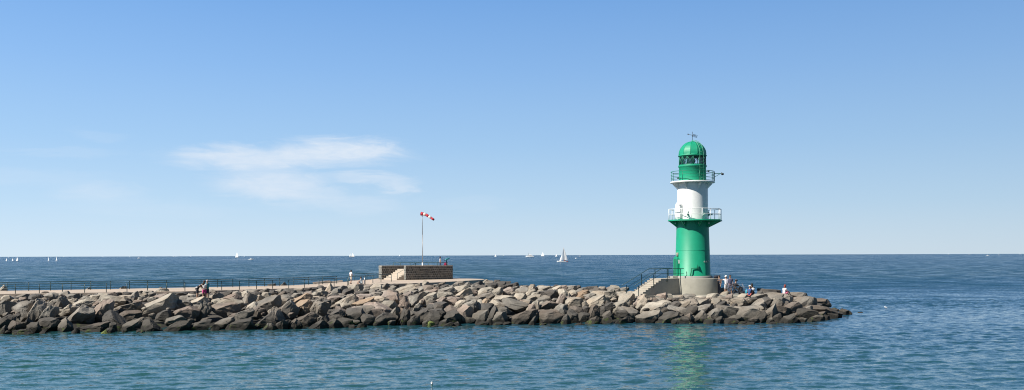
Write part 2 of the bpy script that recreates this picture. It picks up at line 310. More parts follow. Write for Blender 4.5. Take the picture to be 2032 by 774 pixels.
SEA_NEAR = (0.019, 0.080, 0.054, 1); SEA_MID = (0.011, 0.046, 0.052, 1); SEA_FAR = (0.012, 0.056, 0.120, 1); SEA_PATCH = (0.014, 0.056, 0.10, 1)
SEA_SPEC = 0.5; SEA_ROUGH = 0.07; RIP1 = 0.66; RIP2 = 2.3; BIAS_N = 0.0; BIAS_F = 0.23
def BACKY(x): return float(np.interp(x, BACKX, BACKV))
EXPOSURE = 0.5
# ------------------------------------------------------------------ sky and sun
w = bpy.data.worlds.new("World"); scene.world = w; w.use_nodes = True
nt = w.node_tree; N = nt.nodes; L = nt.links; N.clear()
SUN_EL = R(43); sx, sy = -0.87, -0.5
out = N.new('ShaderNodeOutputWorld'); bg = N.new('ShaderNodeBackground'); L.new(bg.outputs[0], out.inputs[0])
sky = N.new('ShaderNodeTexSky'); sky.sky_type = 'NISHITA'; sky.sun_disc = False
sky.sun_elevation = SUN_EL; sky.sun_rotation = math.atan2(sx, sy) % (2 * math.pi)
sky.altitude = 0; sky.air_density = AIR; sky.dust_density = DUST; sky.ozone_density = OZONE
bg.inputs[1].default_value = SKY_STRENGTH
tc = N.new('ShaderNodeTexCoord'); sp = N.new('ShaderNodeSeparateXYZ'); L.new(tc.outputs['Generated'], sp.inputs[0])
def M(op, a, b=None, c=None, clamp=False):
    n = N.new('ShaderNodeMath'); n.operation = op; n.use_clamp = clamp
    for i, q in enumerate((a, b, c)):
        if q is None: continue
        if isinstance(q, (int, float)): n.inputs[i].default_value = q
        else: L.new(q, n.inputs[i])
    return n.outputs[0]
az = M('ARCTAN2', sp.outputs[0], sp.outputs[1])
hyp = M('SQRT', M('ADD', M('MULTIPLY', sp.outputs[0], sp.outputs[0]), M('MULTIPLY', sp.outputs[1], sp.outputs[1])))
el = M('DIVIDE', sp.outputs[2], hyp)
rp = N.new('ShaderNodeValToRGB'); els = rp.color_ramp.elements; L.new(M('ARCTANGENT', el), rp.inputs[0])
for i, (pos, col_) in enumerate(SKYRAMP):
    e_ = els[i] if i < 2 else els.new(pos)
    e_.position = pos; e_.color = list(col_) + [1]
hx = N.new('ShaderNodeMix'); hx.data_type = 'RGBA'; hx.inputs[0].default_value = SKYMIX; L.new(sky.outputs[0], hx.inputs[6])
sca = N.new('ShaderNodeVectorMath'); sca.operation = 'SCALE'; L.new(rp.outputs[0], sca.inputs[0])
bk = N.new('ShaderNodeMapRange'); bk.interpolation_type = 'SMOOTHSTEP'; L.new(sp.outputs[1], bk.inputs[0]); bk.inputs['From Min'].default_value = -.5; bk.inputs['From Max'].default_value = .5; bk.inputs['To Min'].default_value = 0.6 / 0.11; bk.inputs['To Max'].default_value = 1 / 0.11; L.new(bk.outputs[0], sca.inputs['Scale'])  # unseen sky behind the camera dimmed to weaken the fill light
vary = M('SUBTRACT', 1.0, M('MULTIPLY', az, .17)); sc2 = N.new('ShaderNodeVectorMath'); sc2.operation = 'SCALE'; L.new(sca.outputs[0], sc2.inputs[0]); L.new(vary, sc2.inputs['Scale'])
L.new(sc2.outputs[0], hx.inputs[7]); hs = hx
cb = N.new('ShaderNodeCombineXYZ'); L.new(M('MULTIPLY', az, 6.0), cb.inputs[0]); L.new(M('MULTIPLY', el, 26.0), cb.inputs[1])
def wn(scale, det, ro):
    n = N.new('ShaderNodeTexNoise'); n.inputs['Scale'].default_value = scale; n.inputs['Detail'].default_value = det; n.inputs['Roughness'].default_value = ro
    n.inputs['Distortion'].default_value = .6
    L.new(cb.outputs[0], n.inputs['Vector']); s3 = N.new('ShaderNodeSeparateXYZ'); L.new(n.outputs['Color'], s3.inputs[0]); return n.outputs['Fac'], s3
f1, c1 = wn(2.6, 8, .62); f2, c2 = wn(7.0, 6, .6)
wa = M('ADD', az, M('MULTIPLY', M('SUBTRACT', c1.outputs[0], .5), .07))
we = M('ADD', el, M('MULTIPLY', M('SUBTRACT', c1.outputs[1], .5), .030))
tot = None
for (u, v, rx, ry, s) in CLOUDS:
    a0 = math.atan2(u - CU, F); e0 = (506.5 - v) / F * math.cos(a0)
    d = M('SQRT', M('ADD', M('POWER', M('DIVIDE', M('SUBTRACT', wa, a0), rx / F), 2.0), M('POWER', M('DIVIDE', M('ABSOLUTE', M('SUBTRACT', we, e0)), ry / F), 2.0)))
    g = N.new('ShaderNodeMapRange'); g.interpolation_type = 'SMOOTHSTEP'; L.new(d, g.inputs[0])
    g.inputs['From Min'].default_value = 1.25; g.inputs['From Max'].default_value = .25; g.inputs['To Min'].default_value = 0; g.inputs['To Max'].default_value = s
    tot = g.outputs[0] if tot is None else M('SUBTRACT', M('ADD', tot, g.outputs[0]), M('MULTIPLY', tot, g.outputs[0]))
fr = N.new('ShaderNodeMapRange'); L.new(f2, fr.inputs[0]); fr.inputs['From Min'].default_value = .25; fr.inputs['From Max'].default_value = .6
fr.inputs['To Min'].default_value = .68
mask = M('MULTIPLY', tot, fr.outputs[0], clamp=True)
mx = N.new('ShaderNodeMix'); mx.data_type = 'RGBA'; L.new(mask, mx.inputs[0]); L.new(hs.outputs[2], mx.inputs[6]); mx.inputs[7].default_value = CLOUD_COL
L.new(mx.outputs[2], bg.inputs[0])

sd = bpy.data.lights.new('sun', 'SUN'); sd.energy = SUN_E; sd.angle = R(0.53); sd.color = (1.0, 0.945, 0.86)
so = bpy.data.objects.new('sun', sd); COL.objects.link(so)
sdir = Vector((sx * math.cos(SUN_EL), sy * math.cos(SUN_EL), math.sin(SUN_EL)))
so.rotation_euler = sdir.to_track_quat('Z', 'Y').to_euler(); so.location = (-60, -20, 60)

# ------------------------------------------------------------------ sea
def axis(lo, hi, step, far, ratio):
    a = list(np.arange(lo, hi + 1e-6, step)); s = step; x = hi
    while x < far: s *= ratio; x += s; a.append(x)
    return a
ys = np.array(axis(34, 110, .18, 60000, 1.035))
xp = axis(0, 62, .24, 60000, 1.12); xs = np.array([-x for x in xp[:0:-1]] + xp)
ys = np.concatenate([[-300, -60, 0, 12, 24], ys])
X, Y = np.meshgrid(xs, ys)
rng = np.random.default_rng(7)
Z = np.zeros_like(X); DX = np.zeros_like(X)
sxp = np.gradient(xs); syp = np.gradient(ys); SPX = np.tile(sxp, (len(ys), 1)); SPY = np.tile(syp[:, None], (1, len(xs)))
for i in range(130):
    lam = 0.62 * (5.0 / 0.62) ** rng.random(); th = rng.normal(R(-72), R(34)); k = 2 * math.pi / lam
    kx, ky = k * math.cos(th), k * math.sin(th)
    amp = WAVE * (lam / 1.3) ** .9 / (1 + (lam / 1.2) ** 2.0) * 2 * (0.6 + .8 * rng.random())
    fade = np.exp(-((np.maximum(SPX * abs(math.cos(th)), SPY * abs(math.sin(th))) / lam) * 2.6) ** 2) * np.exp(-(SPY / 3.0) ** 2) * np.exp(-(SPX / 4.0) ** 2)
    ph = kx * X + ky * Y + rng.random() * 6.283 + 1.3 * np.sin(X * .045 + i) + 1.3 * np.sin(Y * .06 + i * 2.1)
    s = np.sin(ph); Z += amp * fade * (s + .35 * (np.abs(s) ** 2 - .5))
gust = 0.85 + .35 * np.sin(X * .07 + np.sin(Y * .05) * 2) * np.sin(Y * .11 + 1 + np.sin(X * .04))
Z *= gust
nx, ny = len(xs), len(ys)
me = bpy.data.meshes.new('sea'); V = np.stack([X, Y, Z], -1).reshape(-1, 3)
me.vertices.add(len(V)); me.vertices.foreach_set('co', V.ravel())
ii, jj = np.meshgrid(np.arange(nx - 1), np.arange(ny - 1)); a = (jj * nx + ii).ravel()
Q = np.stack([a, a + 1, a + nx + 1, a + nx], -1)
me.loops.add(Q.size); me.loops.foreach_set('vertex_index', Q.ravel().astype(np.int32))
me.polygons.add(len(Q)); me.polygons.foreach_set('loop_start', np.arange(0, Q.size, 4, dtype=np.int32)); me.polygons.foreach_set('loop_total', np.full(len(Q), 4, dtype=np.int32))
me.polygons.foreach_set('use_smooth', np.ones(len(Q), dtype=bool)); me.update(); me.validate()
sea = bpy.data.objects.new('sea', me); sea.location.z = SL; COL.objects.link(sea); struct(sea)

m = bpy.data.materials.new('sea_water'); nt, N, L = nodes(m)
out = N.new('ShaderNodeOutputMaterial'); p = N.new('ShaderNodeBsdfPrincipled'); L.new(p.outputs[0], out.inputs[0])
ge = N.new('ShaderNodeNewGeometry'); sp = N.new('ShaderNodeSeparateXYZ'); L.new(ge.outputs['Position'], sp.inputs[0])
def mp(scale, v=None):
    q = N.new('ShaderNodeMapping'); q.inputs['Scale'].default_value = scale; q.inputs['Rotation'].default_value = (0, 0, R(8)); L.new(v or ge.outputs['Position'], q.inputs[0]); return q.outputs[0]
def ns(vec, sc_, det, ro=.6, out_='Fac'):
    n = N.new('ShaderNodeTexNoise'); n.inputs['Scale'].default_value = sc_; n.inputs['Detail'].default_value = det; n.inputs['Roughness'].default_value = ro; L.new(vec, n.inputs['Vector']); return n.outputs[out_]
def mapr(f, a, b, c=0., d=1.):
    r = N.new('ShaderNodeMapRange'); L.new(f, r.inputs[0]); r.inputs['From Min'].default_value = a; r.inputs['From Max'].default_value = b; r.inputs['To Min'].default_value = c; r.inputs['To Max'].default_value = d; return r.outputs[0]
def mixc(f, a, b):
    x = N.new('ShaderNodeMix'); x.data_type = 'RGBA'
    if isinstance(f, float): x.inputs[0].default_value = f
    else: L.new(f, x.inputs[0])
    for s_, q in ((6, a), (7, b)):
        if isinstance(q, tuple): x.inputs[s_].default_value = q
        else: L.new(q, x.inputs[s_])
    return x.outputs[2]
# body colour of the water: green-teal in the harbour channel, bluer in the deep open sea
c = mixc(mapr(sp.outputs[1], 55, 130), SEA_NEAR, SEA_MID)
c = mixc(mapr(sp.outputs[0], -25, 30), c, mixc(.55, c, SEA_FAR))
c = mixc(mapr(sp.outputs[1], 150, 1200), c, SEA_FAR)
c = mixc(mapr(ns(mp((.02, .05, 1)), 1.0, 4), .40, .62, 0., .45), c, mixc(.6, c, (0.004, 0.05, 0.05, 1)))
c = mixc(mapr(ns(mp((.0012, .009, 1)), 1.0, 5), .42, .6, 0., .5), c, SEA_PATCH)
L.new(c, p.inputs['Base Color']); p.inputs['IOR'].default_value = 1.33
p.inputs['Specular IOR Level'].default_value = SEA_SPEC
p.inputs['Roughness'].default_value = SEA_ROUGH
def vsub(col, k):
    a_ = N.new('ShaderNodeVectorMath'); a_.operation = 'SUBTRACT'; L.new(col, a_.inputs[0]); a_.inputs[1].default_value = (.5, .5, .5)
    b_ = N.new('ShaderNodeVectorMath'); b_.operation = 'MULTIPLY'; L.new(a_.outputs[0], b_.inputs[0]); b_.inputs[1].default_value = (k * .55, k, 0); return b_.outputs[0]
def vadd(a, b):
    n = N.new('ShaderNodeVectorMath'); L.new(a, n.inputs[0]); L.new(b, n.inputs[1]); return n.outputs[0]
v = vadd(ge.outputs['Normal'], vsub(ns(mp((1.3, 3.2, 1)), 1.0, 5, .7, 'Color'), RIP1))
far_ = N.new('ShaderNodeVectorMath'); far_.operation = 'SCALE'; L.new(vsub(ns(mp((.10, .5, 1)), 1.0, 6, .75, 'Color'), RIP2), far_.inputs[0]); L.new(mapr(sp.outputs[1], 60, 260), far_.inputs['Scale'])
v = vadd(v, far_.outputs[0])
f3 = N.new('ShaderNodeVectorMath'); f3.operation = 'SCALE'; L.new(vsub(ns(mp((.012, .09, 1)), 1.0, 6, .75, 'Color'), RIP2), f3.inputs[0]); L.new(mapr(sp.outputs[1], 260, 1200), f3.inputs['Scale'])
v = vadd(v, f3.outputs[0])
bc = N.new('ShaderNodeCombineXYZ'); L.new(mapr(sp.outputs[1], 85, 160, -BIAS_N, -BIAS_F), bc.inputs[1]); v = vadd(v, bc.outputs[0])
v = vadd(v, vsub(ns(mp((3.5, 8.0, 1)), 1.0, 3, .7, 'Color'), RIP1 * .8))
nn = N.new('ShaderNodeVectorMath'); nn.operation = 'NORMALIZE'; L.new(v, nn.inputs[0]); L.new(nn.outputs[0], p.inputs['Normal'])
sea.data.materials.append(m)
# ------------------------------------------------------------------ the mole: core, boulders
WL = [(-260, 672), (-60, 667), (0, 665), (215, 661.5), (420, 657.5), (640, 653), (850, 649), (1050, 646.5), (1270, 643.5), (1480, 643.5), (1580, 642), (1640, 636), (1690, 625)]
wlp = [gnd(u, v, SL) for u, v in WL]
WX = [p.x for p in wlp]; WY = [p.y for p in wlp]
def waterY(x): return float(np.interp(x, WX, WY))
def zs(x, y):
    t = y - waterY(x)
    c = float(np.interp(x, [-50, -20, 0, 12, 16, 26, 30, 36], [12.0, 11.5, 10.5, 8.5, 6.8, 6.6, 6.0, 4.5]))
    zc = float(np.interp(x, [-50, 0, 10, 24, 27, 30, 34, 36.5], [2.35, 2.4, 2.45, 2.5, 2.3, 1.6, .5, .2]))
    sl = float(np.interp(x, [-50, -24, -16, -5, 3, 10, 12, 30], [.028, .03, .03, .085, .09, .075, .0, .0]))
    if t < 0: return SL + t * .5
    if t < c: return SL + (zc - SL) * (t / c) ** .8
    return zc + sl * min(t - c, 8)
def hit(u, v):
    a, b = ray(u, v); y = 60.0
    while y < 118:
        if H + b * y <= zs(a * y, y): return y
        y += .08
    return None
def clamp_rock(rs, sub, dims, ang=0., planes=13, elong=1.0, tip=0.):
    """a quarried boulder: a ball cut by random planes, roughened, scaled to dims"""
    import bmesh
    key = sub
    if key not in ICO:
        bm = bmesh.new(); bmesh.ops.create_icosphere(bm, subdivisions=sub, radius=1)
        ICO[key] = (np.array([v.co[:] for v in bm.verts]), [[q.index for q in f.verts] for f in bm.faces]); bm.free()
    P, Fs = ICO[key]; P = P.copy(); D = P.copy()
    n = rs.normal(size=(planes, 3)); n[:, 2] *= .9; n /= np.linalg.norm(n, axis=1)[:, None]
    # a flat top-left face and a steep right face, as the split stones of the mole have
    n[0] = (-.35 + .3 * rs.normal(), -.35 + .2 * rs.normal(), 1); n[1] = (1, -.3 + .4 * rs.normal(), .1 + .3 * rs.normal()); n[2] = (.1 * rs.normal(), -1, .35 * rs.normal())
    n[3] = (.8, -.6 + .2 * rs.normal(), -.25 + .25 * rs.normal()); n[4] = (-.75, -.5, .35 + .3 * rs.normal())
    n /= np.linalg.norm(n, axis=1)[:, None]
    d = .50 + .34 * rs.random(planes); d[:5] = .44 + .18 * rs.random(5)
    for j in range(planes):
        s = P @ n[j] - d[j]; k = s > 0; P[k] -= s[k][:, None] * n[j]
    r = np.zeros(len(P))
    for j in range(14):
        q = rs.normal(size=3) * (3.0 + 9 * rs.random()); r += np.sin(D @ q + 6.28 * rs.random()) * .055 / (1 + np.linalg.norm(q) * .22)
    P *= (1 + r * 1.0)[:, None]
    if sub >= 4: P += rs.normal(size=P.shape) * .006
    P[:, 0] *= elong * 1.1; P[:, 2] *= (1 / elong) ** .6
    ca, sa = math.cos(ang), math.sin(ang); x = P[:, 0] * ca - P[:, 2] * sa; z = P[:, 0] * sa + P[:, 2] * ca; P[:, 0] = x; P[:, 2] = z
    lo, hi = P.min(0), P.max(0); P = (P - (lo + hi) / 2) / (hi - lo) * np.array(dims)
    return P, Fs
ICO = {}
ROCKS = []           # (u, v, w, h, tilt, tone) in photograph pixels
for off_u, off_v, txt in STRIPS:
    for e in txt.split():
        q = e.split(','); ROCKS.append((off_u + float(q[0]) / 6.45, off_v + float(q[1]) / 6.45, float(q[2]) / 6.45, float(q[3]) / 6.45, float(q[4]), q[5]))
def wlv(u): return float(np.interp(u, [q[0] for q in WL], [q[1] for q in WL]))
items = []
for i, (u, v, wpx, hpx, tilt, tone) in enumerate(ROCKS):
    y = hit(u, min(v, wlv(u) - 2))
    if y is None: continue
    m_ = y / F; W_, H_ = wpx * m_, hpx * m_; vb = v + hpx / 2
    low = vb > wlv(u) - 7
    ext = (.45 if low else .22 * H_)
    D_ = max(.75 * (W_ + H_) / 2 * 1.25, .8 * min(W_, H_), .35); D_ = min(D_, 2.6)
    c = at(u, v, y + .22 * D_); c.z -= ext / 2
    items.append(dict(u=u, v=v, c=c, dims=(W_ * 1.20, D_, H_ * 1.14 + ext), tilt=tilt, tone=tone, area=wpx * hpx, low=low, wpx=wpx, hpx=hpx))
items.sort(key=lambda d: -d['area'])
LAND = [(0, 'the west end of the view'), (98, 'the two dinghies beyond'), (402, 'the three people'), (570, 'the motorboat beyond'), (696, 'the path walker'), (780, 'the bastion steps'), (838, 'the windsock pole'),
        (886, 'the telescope'), (960, 'the apron tip'), (1051, 'the motor yacht beyond'), (1118, 'the largest sailboat'), (1200, 'the open crest'), (1265, 'the lighthouse steps'), (1374, 'the lighthouse'),
        (1441, 'the white capped man'), (1490, 'the two seated people'), (1556, 'the lone sitter'), (1640, 'the seaward tip')]
LAND = [q for q in LAND if q[0] not in (0, 570, 1200)]
TN = {'L': 'pale beige', 'G': 'mid grey', 'D': 'dark grey', 'B': 'brown', 'P': 'pinkish', 'O': 'ochre', 'M': 'mossy green', 'W': 'white'}
ROWN = ['waterline row', 'lower row', 'middle row', 'upper row', 'crest row']
ORD = ['first', 'second', 'third', 'fourth', 'fifth', 'sixth', 'seventh', 'eighth', 'ninth', 'tenth', 'eleventh', 'twelfth']
top_v = lambda u: float(np.interp(u, [0, 400, 700, 960, 1100, 1240, 1300, 1560, 1640, 1690], [584, 578, 566, 556, 568, 572, 584, 580, 600, 620]))
big = items[:284]
cells = {}
for d in big:
    t = (wlv(d['u']) - d['v']) / max(6, wlv(d['u']) - top_v(d['u'])); row = 0 if d['low'] and t < .3 else min(4, max(1, int(t * 5)))
    best = min(LAND, key=lambda q: abs(q[0] - d['u'])); side = 'right' if d['u'] >= best[0] else 'left'
    d['key'] = (row, best[1], side); d['dist'] = abs(d['u'] - best[0]); cells.setdefault(d['key'], []).append(d)
for k, l in cells.items():
    l.sort(key=lambda d: d['dist'])
    for i, d in enumerate(l):
        ar = d['wpx'] / max(1, d['hpx'])
        shape = ('flat' if ar > 2.1 else 'long' if ar > 1.55 else 'upright' if ar < .8 else 'blocky') if abs(d['tilt']) < 22 else 'tilted'
        d['label'] = f"{TN[d['tone']]} {shape} boulder, {ROWN[k[0]]}, {ORD[min(i, 11)]} to the {k[2]} from {k[1]}"
for i, d in enumerate(big):
    rs = np.random.default_rng(1000 + int(d['u'] * 7 + d['v'] * 13))
    P, Fs = clamp_rock(rs, 4 if d['area'] > 500 else 3, d['dims'], R(d['tilt']), 13, 1.45 if abs(d['tilt']) > 8 else 1.1)
    me = bpy.data.meshes.new('boulder'); me.from_pydata(P.tolist(), [], Fs); me.materials.append(ROCKM.get(d['tone'], WHITE2)); me.update()
    o = bpy.data.objects.new('boulder', me); COL.objects.link(o); o.location = d['c']
    tag(o, d['label'], 'boulder', 'armour stones of the mole')
EX = [(1243, 593, 36, 19, 80.4, 'L', 'pale boulder at the foot of the lighthouse stairway, nearest its lowest step'), (1276, 594, 36, 17, 80.2, 'L', 'pale boulder directly in front of the grey side wall of the lighthouse stairway'), (1308, 593, 28, 13, 80.6, 'P', 'pinkish boulder under the long side wall of the lighthouse stairway'), (5, 572, 15, 11, 98, 'L', 'pale upright boulder on the seaward side of the path at the west end'), (176, 573.5, 13, 6, 102, 'L', 'pale low boulder beyond the far railing, west of the ochre one'), (244, 573, 15, 8, 103, 'O', 'ochre rounded boulder beyond the far railing of the path'),
 (317, 571.5, 9, 4, 105, 'D', 'small dark stone beyond the far railing, east of the ochre one'), (538, 564.6, 16, 4.5, 114, 'D', 'dark low boulder beyond the far railing above the middle of the boulder slope'), (562, 563.6, 13, 6, 115, 'G', 'grey boulder beyond the far railing above the middle of the boulder slope'),
 (640, 561.0, 40, 7, 123, 'B', 'long brown boulder beyond the far railing, west of the path walker'), (668, 559.8, 30, 6, 125, 'B', 'brown boulder beyond the far railing nearest the path walker'),
 (1527, 580.5, 47, 13, 87, 'D', 'long dark boulder lying beyond the crest, between the two seated people and the lone sitter'), (1506, 581.5, 22, 9, 86.4, 'D', 'dark boulder just behind the two seated people'), (1432, 578, 22, 12, 88, 'B', 'brown boulder behind the legs of the people beside the lighthouse'),
 (1453, 580, 18, 8, 88.5, 'D', 'dark boulder behind the bicycles beside the lighthouse')]
for (u, v, w_, h_, Y_, tone, lab) in EX:
    rs = np.random.default_rng(int(u)); k_ = Y_ / F
    P, Fs = clamp_rock(rs, 4, (w_ * k_ * 1.05, max(.8, w_ * k_ * .6), h_ * k_ * 1.3 + .5), R(-6 if u == 1527 else 3), 12, 1.3)
    me = bpy.data.meshes.new('boulder'); me.from_pydata(P.tolist(), [], Fs); me.materials.append(ROCKM[tone]); o = bpy.data.objects.new('boulder', me); COL.objects.link(o); o.location = at(u, v, Y_) - Vector((0, 0, .25))
    tag(o, lab, 'boulder', 'armour stones of the mole')
# the rest of the stones: small ones past the 300 largest, chips in the gaps
rs = np.random.default_rng(5)
fill = {'D': MB(), }
fm = [ROCKM['D'], ROCKM['G'], ROCKM['L'], ROCKM['B'], ROCKM['P']]; FB = MB()
def addfill(P, Fs, mi): FB.mi = mi; FB.add(P.tolist(), Fs)
for d in items[284:]:
    P, Fs = clamp_rock(rs, 3, d['dims'], R(d['tilt']), 12); addfill(P + np.array(d['c'])[None], Fs, {'D': 0, 'G': 1, 'L': 2, 'B': 3, 'P': 4}.get(d['tone'], 1))
n = 0
while n < 1250:
    x = rs.uniform(-52, 30.2); yw = waterY(x); depth = float(np.interp(x, [-52, -20, -5, 12, 15, 27, 33], [22, 31, 27, 17, 7.4, 13, 8])); y = yw + rs.uniform(-.3, depth)
    z = zs(x, y); s = rs.uniform(.28, .75) * (1.25 if rs.random() < .2 else 1)
    if y - yw < 7 and rs.random() < .6: n += 1; continue
    if x > 13 and x < 25 and y > waterY(x) + 6.0: s *= .45
    if y > yw + 10: s *= float(np.interp(x, [-50, -20, 10], [.8, 1.1, 1.15]))
    P, Fs = clamp_rock(rs, 2, (s * rs.uniform(.9, 1.7), s * 1.1, s * rs.uniform(.6, 1)), rs.normal() * .3, 10)
    up = float(np.clip((z - SL) / 1.9, 0, 1)); mi = rs.choice([0, 1, 2, 3, 4], p=np.array([.5 - .25 * up, .25, .05 + .2 * up, .1, .1 + .05 * up]) / sum([.5 - .25 * up, .25, .05 + .2 * up, .1, .1 + .05 * up]))
    addfill(P + np.array((x, y, z - s * .42))[None], Fs, int(mi)); n += 1
# stones banked against the edges of path and footway
for k in range(330):
    u = rs.uniform(-30, 760) if k < 250 else rs.uniform(1240, 1500)
    vv = float(np.interp(u, [-60, 0, 210, 360, 475, 573, 663, 700, 742, 760], [584.4, 583.5, 580.6, 578.4, 575.3, 572.6, 568.8, 566.5, 564.2, 564])) if k < 250 else 587.6
    e_ = gnd(u, vv, 2.6 if k < 250 else 2.5); s = rs.uniform(.35, .95) if k < 250 else rs.uniform(.35, .8); up_ = rs.uniform(.3, 1.3)
    P, Fs = clamp_rock(rs, 3, (s * rs.uniform(1.1, 1.9), s, s * .75), rs.normal() * .25, 11); addfill(P + np.array((e_.x, e_.y - .45 * s - rs.random() * .7 - (.15 if k < 250 else .1), 2.42 - s * .32 - .12 * up_ * rs.random()))[None], Fs, int(rs.choice([0, 1, 2, 3, 4], p=[.2, .35, .25, .08, .12])))
# stones on the far side of the mole, beyond path and lighthouse
for k in range(170):
    x = rs.uniform(-75, 34)
    if k < 60: x = rs.uniform(25, 29.5)
    yb = BACKY(x)
    s = rs.uniform(.5, 1.1); y = yb + rs.uniform(0, 5); zt = 2.5 - (y - yb) * .45 if x < 12 else 2.35 - (y - yb) * .5
    if x > 26: zt = zs(x, waterY(x) + 7) * .8
    P, Fs = clamp_rock(rs, 2, (s * rs.uniform(1, 1.7), s * 1.2, s * .9), rs.normal() * .3, 10); addfill(P + np.array((x, y, zt - .3))[None], Fs, int(rs.choice([0, 1, 3, 3, 0])))
o = FB.build('rubble_stones', fm); o['kind'] = 'stuff'; o['label'] = 'small broken stones filling the gaps between the boulders'
# solid core of the mole under the stones
gx = np.arange(-90, 31.2, .8); gy = np.arange(0, 54, .8); vs = []
for x in gx:
    yw = waterY(x)
    for t in gy:
        y = yw + t - .6; z = zs(x, y) - .85 + .15 * mnoise.noise((x * .7, y * .7, 0)); b = BACKY(x) + 1
        if y > b: z = min(z, 2.0 - (y - b) * .6)
        vs.append((x, y, max(z, -1.0)))
ny_ = len(gy); fs = [(i * ny_ + j, (i + 1) * ny_ + j, (i + 1) * ny_ + j + 1, i * ny_ + j + 1) for i in range(len(gx) - 1) for j in range(ny_ - 1)]
cm = MB(); cm.add(vs, fs, True); struct(cm.build('ground', ROCKM['D']))

# ------------------------------------------------------------------ paved path on the mole
ZP = 2.6
near = [gnd(u, v, ZP) for u, v in [(-420, 589.5), (-60, 584.4), (0, 583.5), (210, 580.6), (360, 578.4), (475, 575.3), (573, 572.6), (663, 568.8), (700, 566.5), (742, 563.6)]]
far = [gnd(u, v, ZP) for u, v in [(-420, 583.5), (0, 577.2), (210, 573.8), (360, 570.8), (475, 568.6), (573, 566.5), (663, 561.5), (700, 556.8), (742, 554.6)]]
pb = MB(); pb.prism([(p.x, p.y) for p in near] + [(p.x, p.y) for p in far[::-1]], 1.9, ZP); struct(pb.build('path', PATHM))
ZA = 2.75
ap = [gnd(u, v, ZA) for u, v in [(737, 564.2), (800, 562.6), (860, 560.6), (905, 558.2), (962, 554.9), (958, 553.6), (905, 552.2), (860, 551.0), (752, 552.4), (737, 554)]]
pb = MB(); pb.prism([(p.x, p.y) for p in ap], 2.0, ZA); struct(pb.build('pavement', PATHM))
# footway round the lighthouse
fw = [gnd(u, v, 2.5) for u, v in [(1246, 587.6), (1262, 588.4), (1300, 587.4), (1478, 586.8), (1496, 583.6), (1494, 577), (1236, 579)]]
pb = MB(); pb.prism([(p.x, p.y) for p in fw], 2.2, 2.5); struct(pb.build('pavement', PLINTH))

# ------------------------------------------------------------------ railings along the path
def path_rail(pts, hgt, label, mat_=RAILM, mid=True, lift=0):
    p0 = pts[0]; t = thing('railing', p0, label, 'railing')
    rb = MB(); rb.tube([p + Vector((0, 0, hgt)) for p in pts], .042, 6); rb.build('top_rail', mat_, t)
    if mid: mb_ = MB(); mb_.tube([p + Vector((0, 0, hgt * .52)) for p in pts], .026, 6); mb_.build('middle_rail', mat_, t)
    for p in pts:
        q = MB(); q.tube([p - Vector((0, 0, .05)), p + Vector((0, 0, hgt))], .042, 6); q.build('post', mat_, t)
    return t
nu = [-17, 30.5, 78, 124, 168, 211, 252, 292.5, 331, 367, 404, 440, 475, 509, 541, 573, 604, 633, 663, 690]
nv = lambda u: float(np.interp(u, [-60, 0, 210, 360, 475, 573, 663, 700], [584.2, 583.2, 580.2, 578.0, 574.8, 572.1, 568.3, 566.0]))
path_rail([gnd(u, nv(u), ZP) for u in nu], .93, 'long teal railing on the near edge of the mole path, boulders below it')
fu = [-29, 14, 57, 100, 141, 180, 219, 257, 293, 330, 365, 399, 432, 462, 494, 525, 555, 583, 612, 640, 668]
fv = lambda u: float(np.interp(u, [-60, 0, 210, 360, 475, 573, 663], [579.2, 578.3, 574.9, 572.0, 569.7, 567.0, 562.6]))
path_rail([gnd(u, fv(u), ZP) for u in fu], .93, 'long teal railing on the seaward far edge of the mole path')
path_rail([gnd(u, v, ZA) for u, v in [(692, 564.6), (724.5, 563.2), (740, 561.5), (756, 559.6), (776.5, 558.8)]], .98, 'short teal railing in front of the stone bastion steps')
path_rail([gnd(u, v, ZP) for u, v in [(704, 556.9), (728, 556.0), (750, 554.8)]], .98, 'short teal railing on the seaward side, just before the stone bastion')

# ------------------------------------------------------------------ stone bastion
TH = R(35); A_ = Vector((math.cos(TH), math.sin(TH), 0)); E_ = Vector((-math.sin(TH), math.cos(TH), 0)); UP = Vector((0, 0, 1))
RT = Matrix.Rotation(TH, 3, 'Z')
B0 = gnd(806, 555.6, ZA)
def bp(s, e, z): return B0 + A_ * s + E_ * e + UP * z
def obox(mb, s0, s1, e0, e1, z0, z1, org=None):
    o_ = org or B0; return mb.box(o_ + A_ * (s0 + s1) / 2 + E_ * (e0 + e1) / 2 + UP * (z0 + z1) / 2, (s1 - s0, e1 - e0, z1 - z0), RT)
t = thing('bastion', B0, 'low dark stone block bastion with steps, carrying the windsock pole', 'bastion')
BH = 1.94; LEN = 7.7
q = MB(); obox(q, 0, LEN, 0, .55, 0, BH); q.build('wall', BLOCK, t, .02)
q = MB(); obox(q, LEN - .55, LEN - .004, .552, 5.5, 0, BH - .003); q.build('wall', BLOCK, t, .02)
q = MB(); obox(q, -1.5, LEN - .552, 4.55, 5.45, 0, BH - .005); q.build('wall', BLOCK, t, .02)
q = MB(); obox(q, 2.3, LEN - .556, .556, 4.546, 0, BH - .42); q.build('floor', PATHM, t)
q = MB()
for k in range(7): obox(q, .0 + k * .36 - 1.2, 2.302, .556 + .001, 4.546, k * .215 + (.0 if k == 0 else .001), (k + 1) * .215)
q.build('steps', STEPM, t, .015)
q = MB(); obox(q, -.04, LEN + .03, -.03, .57, BH + .001, BH + .07); obox(q, -1.54, LEN - .6, 4.52, 5.48, BH, BH + .06); q.build('coping', mat('coping_stone', (.36, .32, .27), .9, .2, 3, .2), t, .015)
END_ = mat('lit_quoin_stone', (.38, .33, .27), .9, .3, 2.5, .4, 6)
q = MB(); obox(q, -.06, 0, .0, .55, 0, BH); obox(q, -1.56, -1.5, 4.55, 5.45, 0, BH); q.build('sunlit_end', BLOCK_SUNLIT, t, .02)  # thin pieces added on the wall ends to carry the sunlit block tone
